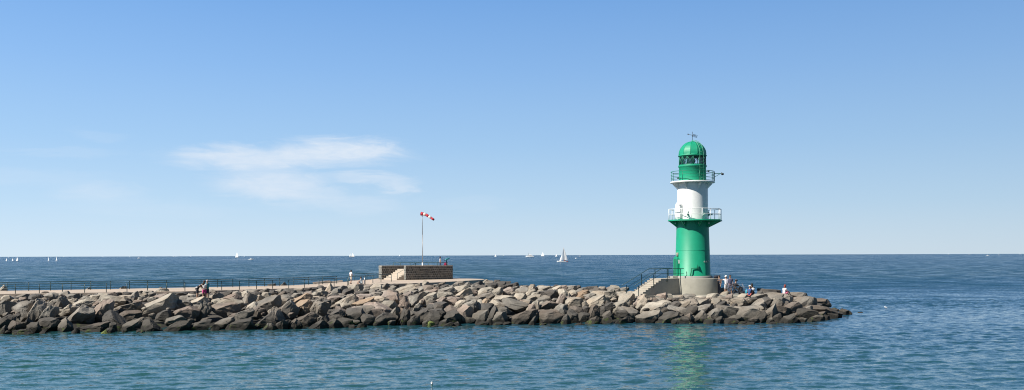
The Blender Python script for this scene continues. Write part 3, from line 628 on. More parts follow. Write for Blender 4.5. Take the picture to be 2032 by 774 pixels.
sr = MB(); pts = [bp(-.9, .9, .95), bp(2.0, .9, 2.35), bp(2.6, .9, 2.38)]; sr.tube(pts, .028, 6)
for s_, z0, z1 in ((-.9, 0, .95), (.6, .8, 1.7), (2.0, 1.5, 2.35)): sr.tube([bp(s_, .9, z0), bp(s_, .9, z1)], .028, 6)
sr.build('handrail', RAILM, t)
# seaward railing on top of the bastion
pts = [at(u, 527.8, 133.2) for u in (781, 794.6, 814, 824.5, 850.5, 868, 888)]
path_rail([Vector((p.x, p.y, ZA + BH - .45)) for p in pts], .92, 'teal railing along the seaward top of the stone bastion', mid=False)

# ------------------------------------------------------------------ windsock
PY = 130.5; pz = ZA + BH - .42; pp = at(838.5, 527, PY); pp.z = pz
t = thing('windsock_mast', pp, 'tall thin steel mast with a red and white windsock, standing on the bastion', 'windsock')
topz = at(837.5, 421.5, PY).z
q = MB(); q.tube([pp, Vector((pp.x, pp.y, topz - 3.2))], .06, 8); q.tube([Vector((pp.x, pp.y, topz - 3.2)), Vector((pp.x - .03, pp.y, topz))], .045, 8); q.build('pole', GREYMETAL, t)
q = MB(); q.tube([pp, pp + Vector((0, 0, .9))], .10, 8); q.build('pole_foot', WHITE2, t)
m0 = at(836.2, 424.6, PY); path = [at(u, v, PY - .15 * i) for i, (u, v) in enumerate([(835.8, 424.2), (841, 424.8), (846, 426.6), (851, 429.4), (856, 432.8), (861, 436.2)])]
rad = [.24, .21, .185, .165, .145, .13]
q = MB()
def ring(c, d, r, n=14):
    d = d.normalized(); a = d.cross(UP).normalized(); b = a.cross(d); return [c + (a * math.cos(6.283 * k / n) + b * math.sin(6.283 * k / n)) * r for k in range(n)]
rr = [ring(path[i], (path[min(i + 1, 5)] - path[max(0, i - 1)]), rad[i]) for i in range(6)]
for i in range(5):
    q.mi = i % 2
    q.add(rr[i] + rr[i + 1], [(k, (k + 1) % 14, 14 + (k + 1) % 14, 14 + k) for k in range(14)], True)
so_ = q.build('sock', [RED, cloth('white_cloth', (.62, .52, .48))], t)
sm = so_.modifiers.new('s', 'SOLIDIFY'); sm.thickness = .02
q = MB(); q.tube(ring(path[0], path[1] - path[0], .27) + [ring(path[0], path[1] - path[0], .27)[0]], .018, 5); q.tube([Vector((pp.x - .03, pp.y, topz - .05)), path[0]], .015, 5); q.build('hoop', GREYMETAL, so_)

# ------------------------------------------------------------------ coin telescope and red bag on the bastion
tp = at(886.3, 527, 133.0); tp.z = pz
t = thing('telescope', tp, 'teal coin operated telescope on a dark post at the bastion edge', 'telescope')
q = MB(); q.tube([tp, tp + Vector((0, 0, 1.25))], .085, 8, r2=.06); q.tube([tp, tp + Vector((0, 0, .06))], .22, 12); q.build('post', DKMETAL, t)
TEAL = mat('teal_enamel', (.05, .30, .34), .4, .1, 5, 0)
q = MB(); hc = tp + Vector((0, 0, 1.36)); q.tube([hc + Vector((-.24, -.2, -.09)), hc + Vector((.28, .22, .12))], .10, 10); q.tube([hc + Vector((.26, .21, .11)), hc + Vector((.34, .27, .145))], .13, 10); q.box(hc - Vector((0, 0, .12)), (.2, .2, .16)); q.build('scope', TEAL, t)
q = MB(); q.tube([hc + Vector((-.36, -.29, -.14)), hc + Vector((-.24, -.2, -.09))], .05, 8); q.build('eyepiece', DKMETAL, t)
rb0 = at(883.4, 527, 132.5); rb0.z = pz
q = MB(); q.ball(rb0 + Vector((0, 0, .60)), .20, 14, (1.0, .8, 1.35)); q.tube([rb0, rb0 + Vector((0, 0, .4))], .2, 10); q.ball(rb0 + Vector((.02, -.2, .48)), .17, 12, (1.0, .6, .9)); o = q.build('rucksack', mat('crimson_nylon', (.55, .03, .10), .6, .2, 8, .1)); tag(o, 'crimson rucksack beside the telescope post on the bastion', 'bag')
# ------------------------------------------------------------------ lighthouse
LX, LY = 17.13, 86.0; LC = Vector((LX, LY, 0))
def Zp(v): return H - (v - 505.4) / F * LY
lh = thing('lighthouse', (LX, LY, 2.5), 'green and white round lighthouse with domed lantern and two galleries at the mole end', 'lighthouse')
zt = 4.0
q = MB(); q.lathe([(2.5, 2.2), (2.5, zt - .06), (2.47, zt), (0, zt)], LC, 64); q.build('plinth', PLINTH, lh)
q = MB(); q.lathe([(1.84, zt), (1.84, 4.19), (1.80, 4.21), (0, 4.21)], LC, 64); q.build('base_ring', PLINTH2, lh)
q = MB(); q.lathe([(1.70, 4.212), (1.70, 4.26), (1.655, 4.30), (1.49, 9.50)], LC, 72); lt_ = q.build('lower_tower', GREEN, lh)
q = MB(); q.lathe([(1.575, 6.60), (1.590, 6.605), (1.589, 6.635), (1.575, 6.64)], LC, 72); q.build('weld_seam', GREEN, lt_)
q = MB(); q.lathe([(1.45, 9.40), (1.43, 9.6), (1.43, 13.1)], LC, 72); q.build('upper_tower', WHITE, lh)
# lower gallery: eight-sided deck reaching further out on the seaward side
gc = Vector((LX + .24, LY, 0)); oct_ = [(gc.x + 2.58 * math.cos(R(k * 45 + 4)) * (1 if k not in (0,) else 1.0), gc.y + 2.45 * math.sin(R(k * 45 + 4))) for k in range(8)]
q = MB(); q.prism(oct_, 9.42, 9.50)
ed = [Vector((x, y, 9.40)) for x, y in oct_]; q.tube(ed + [ed[0]], .05, 6); q.build('lower_gallery', GREEN, lh)
def bracket(ang, r0, r1, zt_, zb, thick, hole=True, curve=False, cx=0.):
    d = Vector((math.cos(ang), math.sin(ang), 0)); s = Vector((-d.y, d.x, 0)); c = Vector((LX, LY, 0))
    pr = [(r0, zt_), (r1, zt_), (r1, zt_ - .06)]
    if curve: pr += [(r0 + (r1 - r0) * (1 - f), zt_ - .06 + (zb - zt_) * (f ** .6) * .98) for f in (.25, .5, .75)]
    pr += [(r0, zb)]
    poly = [c + d * r + UP * z - s * thick / 2 for r, z in pr]
    q = MB(); q.extr(poly, s * thick)
    if hole:
        hc_ = c + d * (r0 + .24) + UP * (zt_ - .26); q.mi = 1; q.tube([hc_ - s * (thick / 2 + .006), hc_ + s * (thick / 2 + .006)], .075, 12)
    return q
for k in range(8):
    a = R(4 + 45 * k); ve = Vector((oct_[k][0] - LX, oct_[k][1] - LY)); ang = math.atan2(ve.y, ve.x)
    bracket(ang, 1.44, ve.length - .06, 9.415, 8.72, .07).build('bracket', [GREEN, mat('pale_hole_plug', (.62, .70, .76), .6, .05, 3, 0)], lh)
def gallery_rail(pts, z0, levels, r, mt, name, posts_every=None, post_r=None):
    q = MB()
    for i, z in enumerate(levels): q.tube([Vector((x, y, z)) for x, y in pts] + [Vector((pts[0][0], pts[0][1], z))], r if i == 0 else r * .7, 6)
    ob = q.build(name, mt, lh)
    for x, y in (posts_every or pts):
        p_ = MB(); p_.tube([(x, y, z0), (x, y, levels[0])], post_r or r, 6); p_.build('post', mt, ob)
    return ob
ins = [(gc.x + (x - gc.x) * .975, gc.y + (y - gc.y) * .975) for x, y in oct_]
posts = []
for k in range(8):
    posts.append(ins[k]); 
    if k in (4, 5, 6, 7, 0): posts.append(((ins[k][0] + ins[(k + 1) % 8][0]) / 2, (ins[k][1] + ins[(k + 1) % 8][1]) / 2))
gallery_rail(ins, 9.50, [10.50, 10.02], .032, WHITE2, 'lower_railing', posts)
# upper gallery
q = MB(); q.lathe([(1.44, 12.98), (2.06, 12.98), (2.08, 13.0), (2.08, 13.09), (2.06, 13.11), (0, 13.11)], LC, 56); q.build('upper_gallery', WHITE, lh)
for k in range(8): bracket(R(12 + 45 * k), 1.42, 2.0, 12.985, 12.36, .06, hole=False).build('bracket', WHITE, lh)
circ = [(LX + 2.02 * math.cos(R(k * 15 + 7)), LY + 2.02 * math.sin(R(k * 15 + 7))) for k in range(24)]
gallery_rail(circ, 13.1, [14.04, 13.72, 13.42], .026, GRAILM, 'upper_railing', [circ[k] for k in range(0, 24, 3)])
# lantern room
q = MB(); q.lathe([(1.30, 13.11), (1.28, 13.2), (1.26, 14.45), (1.33, 14.50), (1.34, 14.62), (1.28, 14.66), (1.10, 14.66)], LC, 56); q.build('lantern_room', GREEN, lh)
q = MB()
n_ = 14
for k in range(n_):
    a = R(360 / n_ * k + 5); b = R(360 / n_ * (k + 1) + 5); P_ = lambda t_, z, r_=1.25: Vector((LX + r_ * math.cos(t_), LY + r_ * math.sin(t_), z))
    q.tube([P_(a, 14.64), P_(a, 15.52)], .035, 6)
    if k % 7 in (2, 5, 6, 0, 1): q.tube([P_(a, 14.66), P_(b, 15.46)], .022, 5); q.tube([P_(b, 14.66), P_(a, 15.46)], .022, 5)
for z in (14.70, 15.46): q.tube([P_(R(360 / 28 * k), z) for k in range(29)], .035, 6)
fr_ = q.build('lantern_glazing', GRAILM, lh)
for a0_, a1_, zb_, zt_ in ((205, 222, 14.7, 15.25), (232, 254, 14.7, 15.2), (292, 318, 14.7, 15.3), (322, 338, 14.7, 15.38)):
    q = MB(); q.lathe([(1.13, zb_), (1.13, zt_), (1.11, zt_), (1.11, zb_), (1.13, zb_)], LC, 8, True, R(a0_), R(a1_)); q.build('sky_panel', WHITE2, fr_)  # added white panels stand in for bright sky seen through the panes
q = MB(); q.lathe([(1.215, 14.66), (1.215, 15.5)], LC, 40); q.build('pane', GLASS, fr_)
q = MB(); q.lathe([(0, 14.66), (.12, 14.66), (.14, 14.9), (.25, 15.0), (.27, 15.12), (.24, 15.25), (.12, 15.30), (0, 15.32)], LC, 24); q.build('lamp', mat('lens_glass', (.42, .46, .46), .15, .2, 6, 0), fr_)
q = MB(); q.lathe([(0, 15.40), (1.05, 15.40), (1.22, 15.50), (1.34, 15.52), (1.345, 15.60), (1.27, 15.62), (1.27, 15.68)], LC, 56); q.build('cornice', GREEN, lh)
# dome of twelve curved panels
q = MB(); prof = [(1.29, 15.66), (1.29, 15.72)] + [(1.285 * math.cos(R(a)), 15.72 + 1.20 * math.sin(R(a))) for a in range(8, 88, 8)] + [(.03, 16.93)]
q.lathe(prof, LC, 12, False, R(10), R(370)); dome = q.build('dome', GREEN, lh)
q = MB()
for k in range(12):
    t_ = R(10 + 30 * k); q.tube([Vector((LX + r_ * 1.002 * math.cos(t_), LY + r_ * 1.002 * math.sin(t_), z)) for r_, z in prof[:-1]], .018, 5)
q.lathe([(0.0, 17.02), (.10, 16.98), (.13, 16.88), (0, 16.86)][::-1], LC, 16); q.build('dome_rib', GREEN, dome)
# ladder
la = math.asin(-.43); la = -math.acos(.43)
def LP(off, r_, z): 
    d = Vector((math.cos(la), math.sin(la), 0)); s = Vector((-d.y, d.x, 0)); return Vector((LX, LY, z)) + d * r_ + s * off
q = MB(); curve = [(1.42, 13.1), (1.42, 15.7)] + [(1.40 * math.cos(R(a)), 15.72 + 1.30 * math.sin(R(a))) for a in range(10, 84, 8)]
for off in (-.2, .2): q.tube([LP(off, r_, z) for r_, z in curve], .022, 6)
lens = [0]; 
for i in range(1, len(curve)): lens.append(lens[-1] + math.hypot(curve[i][0] - curve[i - 1][0], curve[i][1] - curve[i - 1][1]))
for k in range(1, 15):
    s_ = lens[-1] * k / 15; r_ = np.interp(s_, lens, [c_[0] for c_ in curve]); z = np.interp(s_, lens, [c_[1] for c_ in curve]); q.tube([LP(-.2, r_, z), LP(.2, r_, z)], .016, 5)
q.build('ladder', mat('pale_green_paint', (.10, .38, .24), .5, .1, 5, 0), lh)
# weather vane
q = MB(); q.tube([(LX, LY, 16.9), (LX, LY, 17.86)], .022, 6)
q.tube([(LX - .46, LY, 17.63), (LX + .42, LY, 17.42)], .02, 6)
q.extr([Vector((LX - .52, LY, 17.645)), Vector((LX - .36, LY, 17.68)), Vector((LX - .34, LY, 17.54))], (0, .02, 0))
ax_ = Vector((1, 0, -.24)).normalized(); az_ = Vector((.24, 0, 1)).normalized(); o0 = Vector((LX + .05, LY, 17.51))
for a0, a1, b0, b1 in ((.0, .42, .09, .12), (.0, .42, -.12, -.09), (.0, .03, -.12, .12), (.13, .16, -.12, .12), (.22, .34, -.015, .015), (.22, .25, -.12, .12), (.39, .42, -.12, .12)):
    q.extr([o0 + ax_ * x + az_ * z for x, z in ((a0, b0), (a1, b0), (a1, b1), (a0, b1))], (0, .02, 0))
q.build('weather_vane', DKMETAL, lh)
# lamp arm reaching out from the upper railing
q = MB(); p0 = Vector((LX + 2.02, LY - .2, 13.86)); e = Vector((LX + 2.72, LY - .3, 13.86)); q.tube([p0, e], .035, 6); q.tube([p0 - UP * .34, e - Vector((.18, 0, .03))], .025, 6); q.tube([p0 - UP * .75, p0 + UP * .2], .05, 6)
arm = q.build('lamp_arm', GRAILM, lh)
q = MB(); q.ball(e + Vector((.06, 0, -.05)), .12, 12, (1.2, 1, .9)); q.tube([e + Vector((.02, 0, .02)), e + Vector((-.04, 0, .10))], .035, 6); q.build('floodlight', DKMETAL, arm)
for dx, dz in ((-1.56, 13.38), (1.30, 14.02)):
    q = MB(); q.ball((LX + dx, LY - 1.05, dz), .10, 10, (1, 1.2, .9)); q.tube([(LX + dx, LY - 1.05, dz), (LX + dx * .8, LY - .95, dz - .05)], .025, 5); q.build('floodlight', DKMETAL, lh)
# round-topped door hoods seen from the side
def hood(dx, z0, z1, dep, wid, mt, name, ang=180):
    c = Vector((LX, LY, 0)); d = Vector((math.cos(R(ang)), math.sin(R(ang)), 0)); s = Vector((-d.y, d.x, 0)); n = 10
    prof_ = [(-wid / 2, z0), (wid / 2, z0)] + [(wid / 2 * math.cos(math.pi * k / n), z1 - wid / 2 + wid / 2 * math.sin(math.pi * k / n)) for k in range(n + 1)]
    q = MB(); q.extr([c + d * (dx) + s * x + UP * z for x, z in prof_], d * dep); return q, c, d, s
q, c, d, s = hood(1.30, 9.58, 11.15, .42, .75, WHITE, 'x', 205); ud = q.build('upper_door_hood', WHITE, lh, .03)
q = MB(); hc_ = c + d * 1.58 + s * .0; q.ball(Vector((LX - 1.40, LY - 1.02, 10.85)), .06, 10); q.build('spy_hole', DKMETAL, ud)
q, c, d, s = hood(1.45, 4.222, 6.05, .38, .85, GREEN, 'x', 196); ldh = q.build('entrance_hood', GREEN, lh, .03)
q = MB(); sc0 = c + d * 1.60 + s * .428 + UP * 5.55; q.box(sc0, (.26, .012, .34), Matrix.Rotation(R(16), 3, 'Z')); q.build('notice', WHITE2, ldh)
q = MB(); q.box(c + d * 1.836 + UP * 5.05, (.01, .6, 1.5), Matrix.Rotation(R(16), 3, 'Z')); q.build('door', mat('door_green', (.008, .16, .08), .4, .1, 4, 0), ldh)
q = MB(); q.tube([c + d * 1.62 + s * .1 + UP * 6.0, c + d * 1.62 + s * .1 + UP * 6.40], .12, 12); q.build('vent_pipe', DKRUST, ldh)
q = MB(); q.box(c + d * 1.95 + UP * 4.10, (.75, 1.0, .19), Matrix.Rotation(R(16), 3, 'Z')); q.build('door_step', PLINTH2, lh, .02)
# small steel fins on the tower above the gallery deck
for (z, rt, lst) in ((10.02, 1.43, (-8, -62, -118)), ):
    for a in lst:
        dd = Vector((math.cos(R(a)), math.sin(R(a)), 0)); ss = Vector((-dd.y, dd.x, 0)); c = Vector((LX, LY, 0))
        q = MB(); q.extr([c + dd * (rt - .02) + UP * (z + .03) - ss * .03, c + dd * (rt + .46) + UP * (z + .03) - ss * .03, c + dd * (rt + .44) + UP * (z - .03) - ss * .03, c + dd * (rt + .15) + UP * (z - .12) - ss * .03, c + dd * (rt - .02) + UP * (z - .28) - ss * .03], ss * .06)
        q.extr([c + dd * (rt - .02) + UP * (z + .04) - ss * .03, c + dd * (rt + .02) + UP * (z + .30) - ss * .03, c + dd * (rt + .17) + UP * (z + .04) - ss * .03], ss * .06); q.build('fin', mat('grey_green_paint', (.22, .33, .30), .5, .1, 5, 0), lh)
q = MB(); a = R(-88); dd = Vector((math.cos(a), math.sin(a), 0)); c = Vector((LX, LY, 0)); ss = Vector((-dd.y, dd.x, 0)); z = 4.95
q.tube([c + dd * 1.72 + UP * z - ss * .50, c + dd * 1.72 + UP * z + ss * .12], .045, 6); q.tube([c + dd * 1.72 + UP * z - ss * .50, c + dd * 1.74 + UP * 4.25 - ss * .62], .045, 6)
q.extr([c + dd * 1.70 + UP * (z - .12) + ss * .2, c + dd * 1.70 + UP * (z + .38) + ss * .06, c + dd * 1.70 + UP * (z + .02) + ss * .0, c + dd * 1.70 + UP * (z - .08) + ss * .0], dd * .05)
q.build('shadow_bracket', mat('shadow_green', (.006, .12, .065), .5, .1, 5, 0), lh)  # dark bracket added in the form of a shadow on the tower
# scrawled graffiti
q = MB()
def TP(az_deg, z): a = R(az_deg); rr_ = 1.655 - (z - 4.3) * .0239 + .003; return Vector((LX + rr_ * math.cos(a), LY + rr_ * math.sin(a), z))
for strokes in ([(-58, 5.62), (-62, 5.56), (-61, 5.47), (-57, 5.47)], [(-53, 5.50), (-52, 5.60), (-50, 5.50)], [(-47, 5.52), (-45, 5.60), (-43, 5.50), (-46, 5.49)], [(-40, 5.48), (-38, 5.66), (-36, 5.62), (-33, 5.50)]):
    q.tube([TP(*s_) for s_ in strokes], .012, 4)
q.build('graffiti', WHITE2, lh)
# dark kit lying on the plinth
q = MB(); q.ball((LX + 2.0, LY - 1.0, 4.13), .20, 12, (1.4, .9, .75)); q.ball((LX + 2.28, LY - .55, 4.12), .17, 12, (1.1, .9, .8)); o = q.build('bag', mat('navy_nylon', (.02, .025, .04), .8, .2, 6, .1)); tag(o, 'black bag left on the lighthouse plinth beside the tower foot', 'bag')

# ------------------------------------------------------------------ concrete stairway to the lighthouse
S0 = gnd(1311.5, 584.5, 2.5); 
S0 = at(1311.5, 552.7, 82.8); S0.z = 2.5     # foot of the wall under the top step, near side
st = thing('stairway', S0, 'pale concrete stairway with green handrails leading up to the lighthouse plinth', 'stairs')
def spp(s, e, z): return Vector((S0.x, S0.y, 2.5)) + A_ * s + E_ * e + UP * z
SW = 1.5; SH = zt - 2.5 - .004; NS = 9; RUN = 2.85
q = MB(); prof_ = [(-RUN - .35, -.35), (2.45, -.35), (2.45, SH), (0, SH)]
for k in range(NS): x0 = -RUN * k / NS; z0 = SH - SH * k / NS * .98; prof_ += [(x0, z0 - SH / NS * .98), (x0 - RUN / NS, z0 - SH / NS * .98)]
prof_ = prof_[:-1] + [(-RUN - .35, prof_[-1][1])]
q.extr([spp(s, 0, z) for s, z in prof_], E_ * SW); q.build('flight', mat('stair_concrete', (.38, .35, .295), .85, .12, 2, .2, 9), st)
q = MB()
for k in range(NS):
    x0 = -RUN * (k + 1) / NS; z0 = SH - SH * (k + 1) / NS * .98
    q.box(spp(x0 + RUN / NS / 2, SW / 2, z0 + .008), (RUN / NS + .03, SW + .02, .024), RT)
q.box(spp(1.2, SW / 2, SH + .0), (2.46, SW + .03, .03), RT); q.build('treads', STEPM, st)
def stair_rail(e, label):
    q = MB(); pts = [spp(-RUN - .55, e, .92), spp(-.02, e, SH + .92), spp(2.9, e, SH + .92)]
    q.tube(pts, .03, 6); q.tube([spp(-RUN - .55, e, .45), spp(-.02, e, SH + .45), spp(2.9, e, SH + .45)], .018, 6); r_ = q.build('handrail', RAILM, st)
    for s_ in (-RUN + .05, -.95, .75, 2.45):
        zb = SH * (1 + min(0, s_) / RUN) - .25 if s_ < 0 else SH - .3
        p_ = MB(); p_.tube([spp(s_, e, zb), spp(s_, e, zb + 1.05 + (.12 if s_ < 0 else .17))], .036, 6); p_.build('post', RAILM, r_)
stair_rail(-.045, ''); stair_rail(SW + .045, '')
# ------------------------------------------------------------------ people
def skin_mesh(name, V, E, Rr, mt, parent, sub=1, root=0):
    me = bpy.data.meshes.new(name); me.from_pydata([tuple(v) for v in V], E, [])
    o = bpy.data.objects.new(name, me); COL.objects.link(o)
    sk = o.modifiers.new('skin', 'SKIN'); sk.use_smooth_shade = True
    for i, d in enumerate(me.skin_vertices[0].data):
        r_ = Rr[i]; d.radius = r_ if isinstance(r_, tuple) else (r_, r_); d.use_root = (i == root)
    ss = o.modifiers.new('sub', 'SUBSURF'); ss.levels = sub; ss.render_levels = sub
    dg = bpy.context.evaluated_depsgraph_get(); ev = o.evaluated_get(dg); nm = bpy.data.meshes.new_from_object(ev); o.modifiers.clear(); o.data = nm; nm.name = name
    nm.materials.clear(); nm.materials.append(mt); nm.polygons.foreach_set('use_smooth', [True] * len(nm.polygons))
    if parent is not None: o.parent = parent
    return o
STAND = dict(pel=(0, 0, .95), spn=(0, 0, 1.14), chs=(0, 0, 1.34), nek=(0, .01, 1.49), hd1=(0, .03, 1.56), hd2=(0, .03, 1.67),
             shL=(-.18, 0, 1.42), elL=(-.24, -.01, 1.14), wrL=(-.25, .06, .90), shR=(.18, 0, 1.42), elR=(.24, -.01, 1.14), wrR=(.25, .06, .90),
             hpL=(-.09, 0, .90), knL=(-.10, .03, .50), anL=(-.11, -.02, .08), hpR=(.09, 0, .90), knR=(.10, .03, .50), anR=(.11, -.02, .08))
SIT = dict(STAND, pel=(0, 0, .12), spn=(0, .02, .32), chs=(0, .06, .52), nek=(0, .09, .67), hd1=(0, .12, .74), hd2=(0, .13, .85),
           shL=(-.18, .06, .60), elL=(-.24, .16, .38), wrL=(-.12, .36, .34), shR=(.18, .06, .60), elR=(.24, .16, .38), wrR=(.12, .36, .34),
           hpL=(-.09, .04, .12), knL=(-.13, .42, .38), anL=(-.12, .62, .04), hpR=(.09, .04, .12), knR=(.13, .42, .38), anR=(.12, .62, .04))
def person(loc, face, label, shirt, bottoms, hair, pose=STAND, scale=1.0, sleeves=1, legs='short', hat=None, skinm=SKIN, over={}, shoes=(.05, .05, .05), nm='p', group=None, longhair=False):
    J = {k: Vector(v) for k, v in dict(pose, **over).items()}
    t = bpy.data.objects.new('person', None); COL.objects.link(t); t.location = loc; t.rotation_euler = (0, 0, R(face)); t.scale = (scale,) * 3; tag(t, label, 'person', group)
    V = []; E = []; Rr = []; ix = {}
    def av(k, p, r_, fr=None):
        ix[k] = len(V); V.append(Vector(p)); Rr.append(r_)
        if fr is not None: E.append((ix[fr], ix[k]))
    av('pel', J['pel'], .105); av('spn', J['spn'], .10, 'pel'); av('chs', J['chs'], .115, 'spn'); av('nek', J['nek'], .052, 'chs')
    av('hd1', J['hd1'], .070, 'nek'); av('hd2', J['hd2'], .088, 'hd1'); up = (J['hd2'] - J['hd1']).normalized(); av('hdt', J['hd2'] + up * .045, .062, 'hd2')
    fw_ = Vector((0, 1, 0)) if abs(up.z) > .5 else Vector((0, .3, -1)).normalized()
    fwd = (fw_ - up * fw_.dot(up)).normalized()
    av('nose', J['hd1'] + up * .07 + fwd * .105, .014, 'hd2')
    for S, sg in (('L', -1), ('R', 1)):
        av('sh' + S, J['sh' + S], .055, 'chs'); av('el' + S, J['el' + S], .040, 'sh' + S); av('wr' + S, J['wr' + S], .027, 'el' + S)
        d = (J['wr' + S] - J['el' + S]).normalized(); sd_ = d.cross(Vector((0, 1, 0)));
        if sd_.length < .2: sd_ = d.cross(Vector((0, 0, 1)))
        sd_.normalize(); pm = J['wr' + S] + d * .075; av('pm' + S, pm, (.036, .020), 'wr' + S)
        for f_, (o_, ln) in enumerate(((-.028, .075), (-.010, .088), (.010, .082), (.027, .062))):
            b_ = pm + sd_ * o_ + d * .03; av('f%d%s' % (f_, S), b_ + d * ln * .5, .0085, 'pm' + S); c_ = d.cross(sd_); av('g%d%s' % (f_, S), b_ + d * ln * .9 + c_ * .018, .007, 'f%d%s' % (f_, S))
        av('th' + S, J['wr' + S] + d * .06 - sd_ * .05, .010, 'wr' + S)
        av('hp' + S, J['hp' + S], .085, 'pel'); av('tm' + S, (J['hp' + S] + J['kn' + S]) / 2, .078, 'hp' + S); av('kn' + S, J['kn' + S], .055, 'tm' + S)
        av('cf' + S, J['kn' + S] * .65 + J['an' + S] * .35 + Vector((0, -.015, 0)), .055, 'kn' + S); av('an' + S, J['an' + S], .036, 'cf' + S)
        av('to' + S, J['an' + S] + Vector((.02 * sg, .15, -.045)), .032, 'an' + S)
    skin_mesh('body', V, E, Rr, skinm, t)
    # eyes
    # shirt
    g = lambda a, b, f: J[a].lerp(J[b], f)
    dn_ = (J['pel'] - J['spn']).normalized()
    V = [J['pel'] + dn_ * .09, J['spn'], J['chs'], g('chs', 'nek', .75)]; E = [(0, 1), (1, 2), (2, 3)]; Rr = [.145, .142, .146, .062]
    for S in 'LR':
        i = len(V); V += [J['sh' + S], g('sh' + S, 'el' + S, .55 if sleeves == 1 else .98)]; E += [(2, i), (i, i + 1)]; Rr += [.074, .066]
        if sleeves == 2: V += [g('el' + S, 'wr' + S, .9)]; E += [(i + 1, i + 2)]; Rr += [.046]
    skin_mesh('shirt', V, E, Rr, cloth('cloth_%s' % str(shirt), shirt), t)
    V = [g('pel', 'spn', .35)]; E = []; Rr = [.125]
    for S in 'LR':
        i = len(V); V += [J['hp' + S], g('hp' + S, 'kn' + S, .5), g('hp' + S, 'kn' + S, .92)]; E += [(0, i), (i, i + 1), (i + 1, i + 2)]; Rr += [.105, .098, .082]
        if legs == 'long': V += [g('kn' + S, 'an' + S, .5), g('kn' + S, 'an' + S, .92)]; E += [(i + 2, i + 3), (i + 3, i + 4)]; Rr += [.068, .060]
    skin_mesh('trousers' if legs == 'long' else 'shorts', V, E, Rr, cloth('cloth_%s' % str(bottoms), bottoms), t)
    q = MB(); hc_ = J['hd2'] + up * .015 - fwd * .022; q.ball(hc_, .108, 14, (1, 1.05, 1.05))
    if longhair: q.ball(hc_ - fwd * .05 - up * .11, .085, 12, (1.1, .7, 1.3))
    q.build('hair', cloth('hair_%s' % str(hair), hair), t)
    if hat:
        q = MB(); hc_ = J['hd2'] + up * .045; q.ball(hc_, .118, 14, (1, 1.06, .85)); q.tube([hc_ + fwd * .06, hc_ + fwd * .19 - up * .02], .055, 8, r2=.03); q.build('cap', cloth('hat_%s' % str(hat), hat), t)
    for S in 'LR':
        q = MB(); a = J['an' + S]; q.ball(a + Vector((0, .05, -.035)), .06, 10, (.75, 1.9, .7)); q.build('shoe', cloth('shoe_%s' % str(shoes), shoes), t)
    return t
WH = (.80, .79, .80); NAVY = (.025, .04, .09); BLK = (.02, .02, .024)
ztop = lambda u, v, Y: at(u, v, Y).z
def feet(u, v, z=None, Y=None):
    return gnd(u, v, z) if z is not None else at(u, v, Y)
PEOPLE_G = 'people looking at something on the boulders'
f1_ = at(391.5, 594.5, 81.3); f2_ = at(405.5, 595, 81.8); f3_ = at(411.5, 594.5, 82.2)
bend = dict(pel=(0, -.08, .93), spn=(0, .04, 1.10), chs=(0, .24, 1.22), nek=(0, .38, 1.30), hd1=(0, .45, 1.34), hd2=(0, .54, 1.38), shL=(-.17, .30, 1.27), shR=(.17, .30, 1.27), elL=(-.2, .42, 1.04), wrL=(-.10, .62, 1.0), elR=(.2, .42, 1.04), wrR=(.10, .62, 1.0))
person(f1_, -90, 'person in dark striped top bending forward on the boulders beside the pink shorts', BLK, (.05, .05, .06), (.03, .025, .02), over=bend, sleeves=1, shoes=(.3, .2, .12))
look = dict(elL=(-.24, .10, 1.18), wrL=(-.10, .26, 1.12), elR=(.24, .10, 1.18), wrR=(.10, .26, 1.12))
person(f2_, 25, 'person in white T-shirt and bright pink shorts standing on the boulders', WH, (.70, .06, .28), (.06, .03, .02), over=look, scale=.98)
person(f3_, 60, 'grey haired person in teal T-shirt and dark shorts standing on the boulders', (.02, .33, .34), (.03, .04, .07), (.45, .36, .34), over=look, scale=1.0)
q = MB(); q.ball(f1_ + Vector((.02, -.20, 1.10)), .07, 10, (1.4, .5, .9)); o = q.build('camera_bag', cloth('w', WH)); tag(o, 'small white shoulder bag hanging on the person bending forward', 'bag')
stride = dict(knL=(-.10, .14, .52), anL=(-.11, .10, .08), knR=(.10, -.02, .50), anR=(.11, -.24, .10))
person(gnd(696.5, 563.6, ZP), -40, 'person in white shirt and cream shorts walking alone on the mole path', WH, (.62, .55, .45), (.03, .025, .02), over=dict(stride, elR=(.26, -.02, 1.15), wrR=(.16, .16, 1.08)))
KG = 'two small children by the path edge'
person(gnd(717.5, 564.2, ZP), 60, 'small crouching child in pale blue top beside the path railing', (.55, .66, .72), (.05, .06, .08), (.05, .03, .02), pose=dict(SIT), scale=1.0, over={})
person(gnd(723.8, 564.6, ZP), -50, 'small standing child in white top and dark trousers beside the path railing', WH, (.05, .07, .12), (.10, .06, .04), scale=.56, legs='long')
bpz = pz
p_ = at(873.5, 527, 132.3); p_.z = bpz
person(p_, -70, 'long haired person in white and black top standing on the bastion beside the telescope', (.42, .38, .40), (.05, .06, .10), (.05, .03, .03), longhair=True, legs='long')
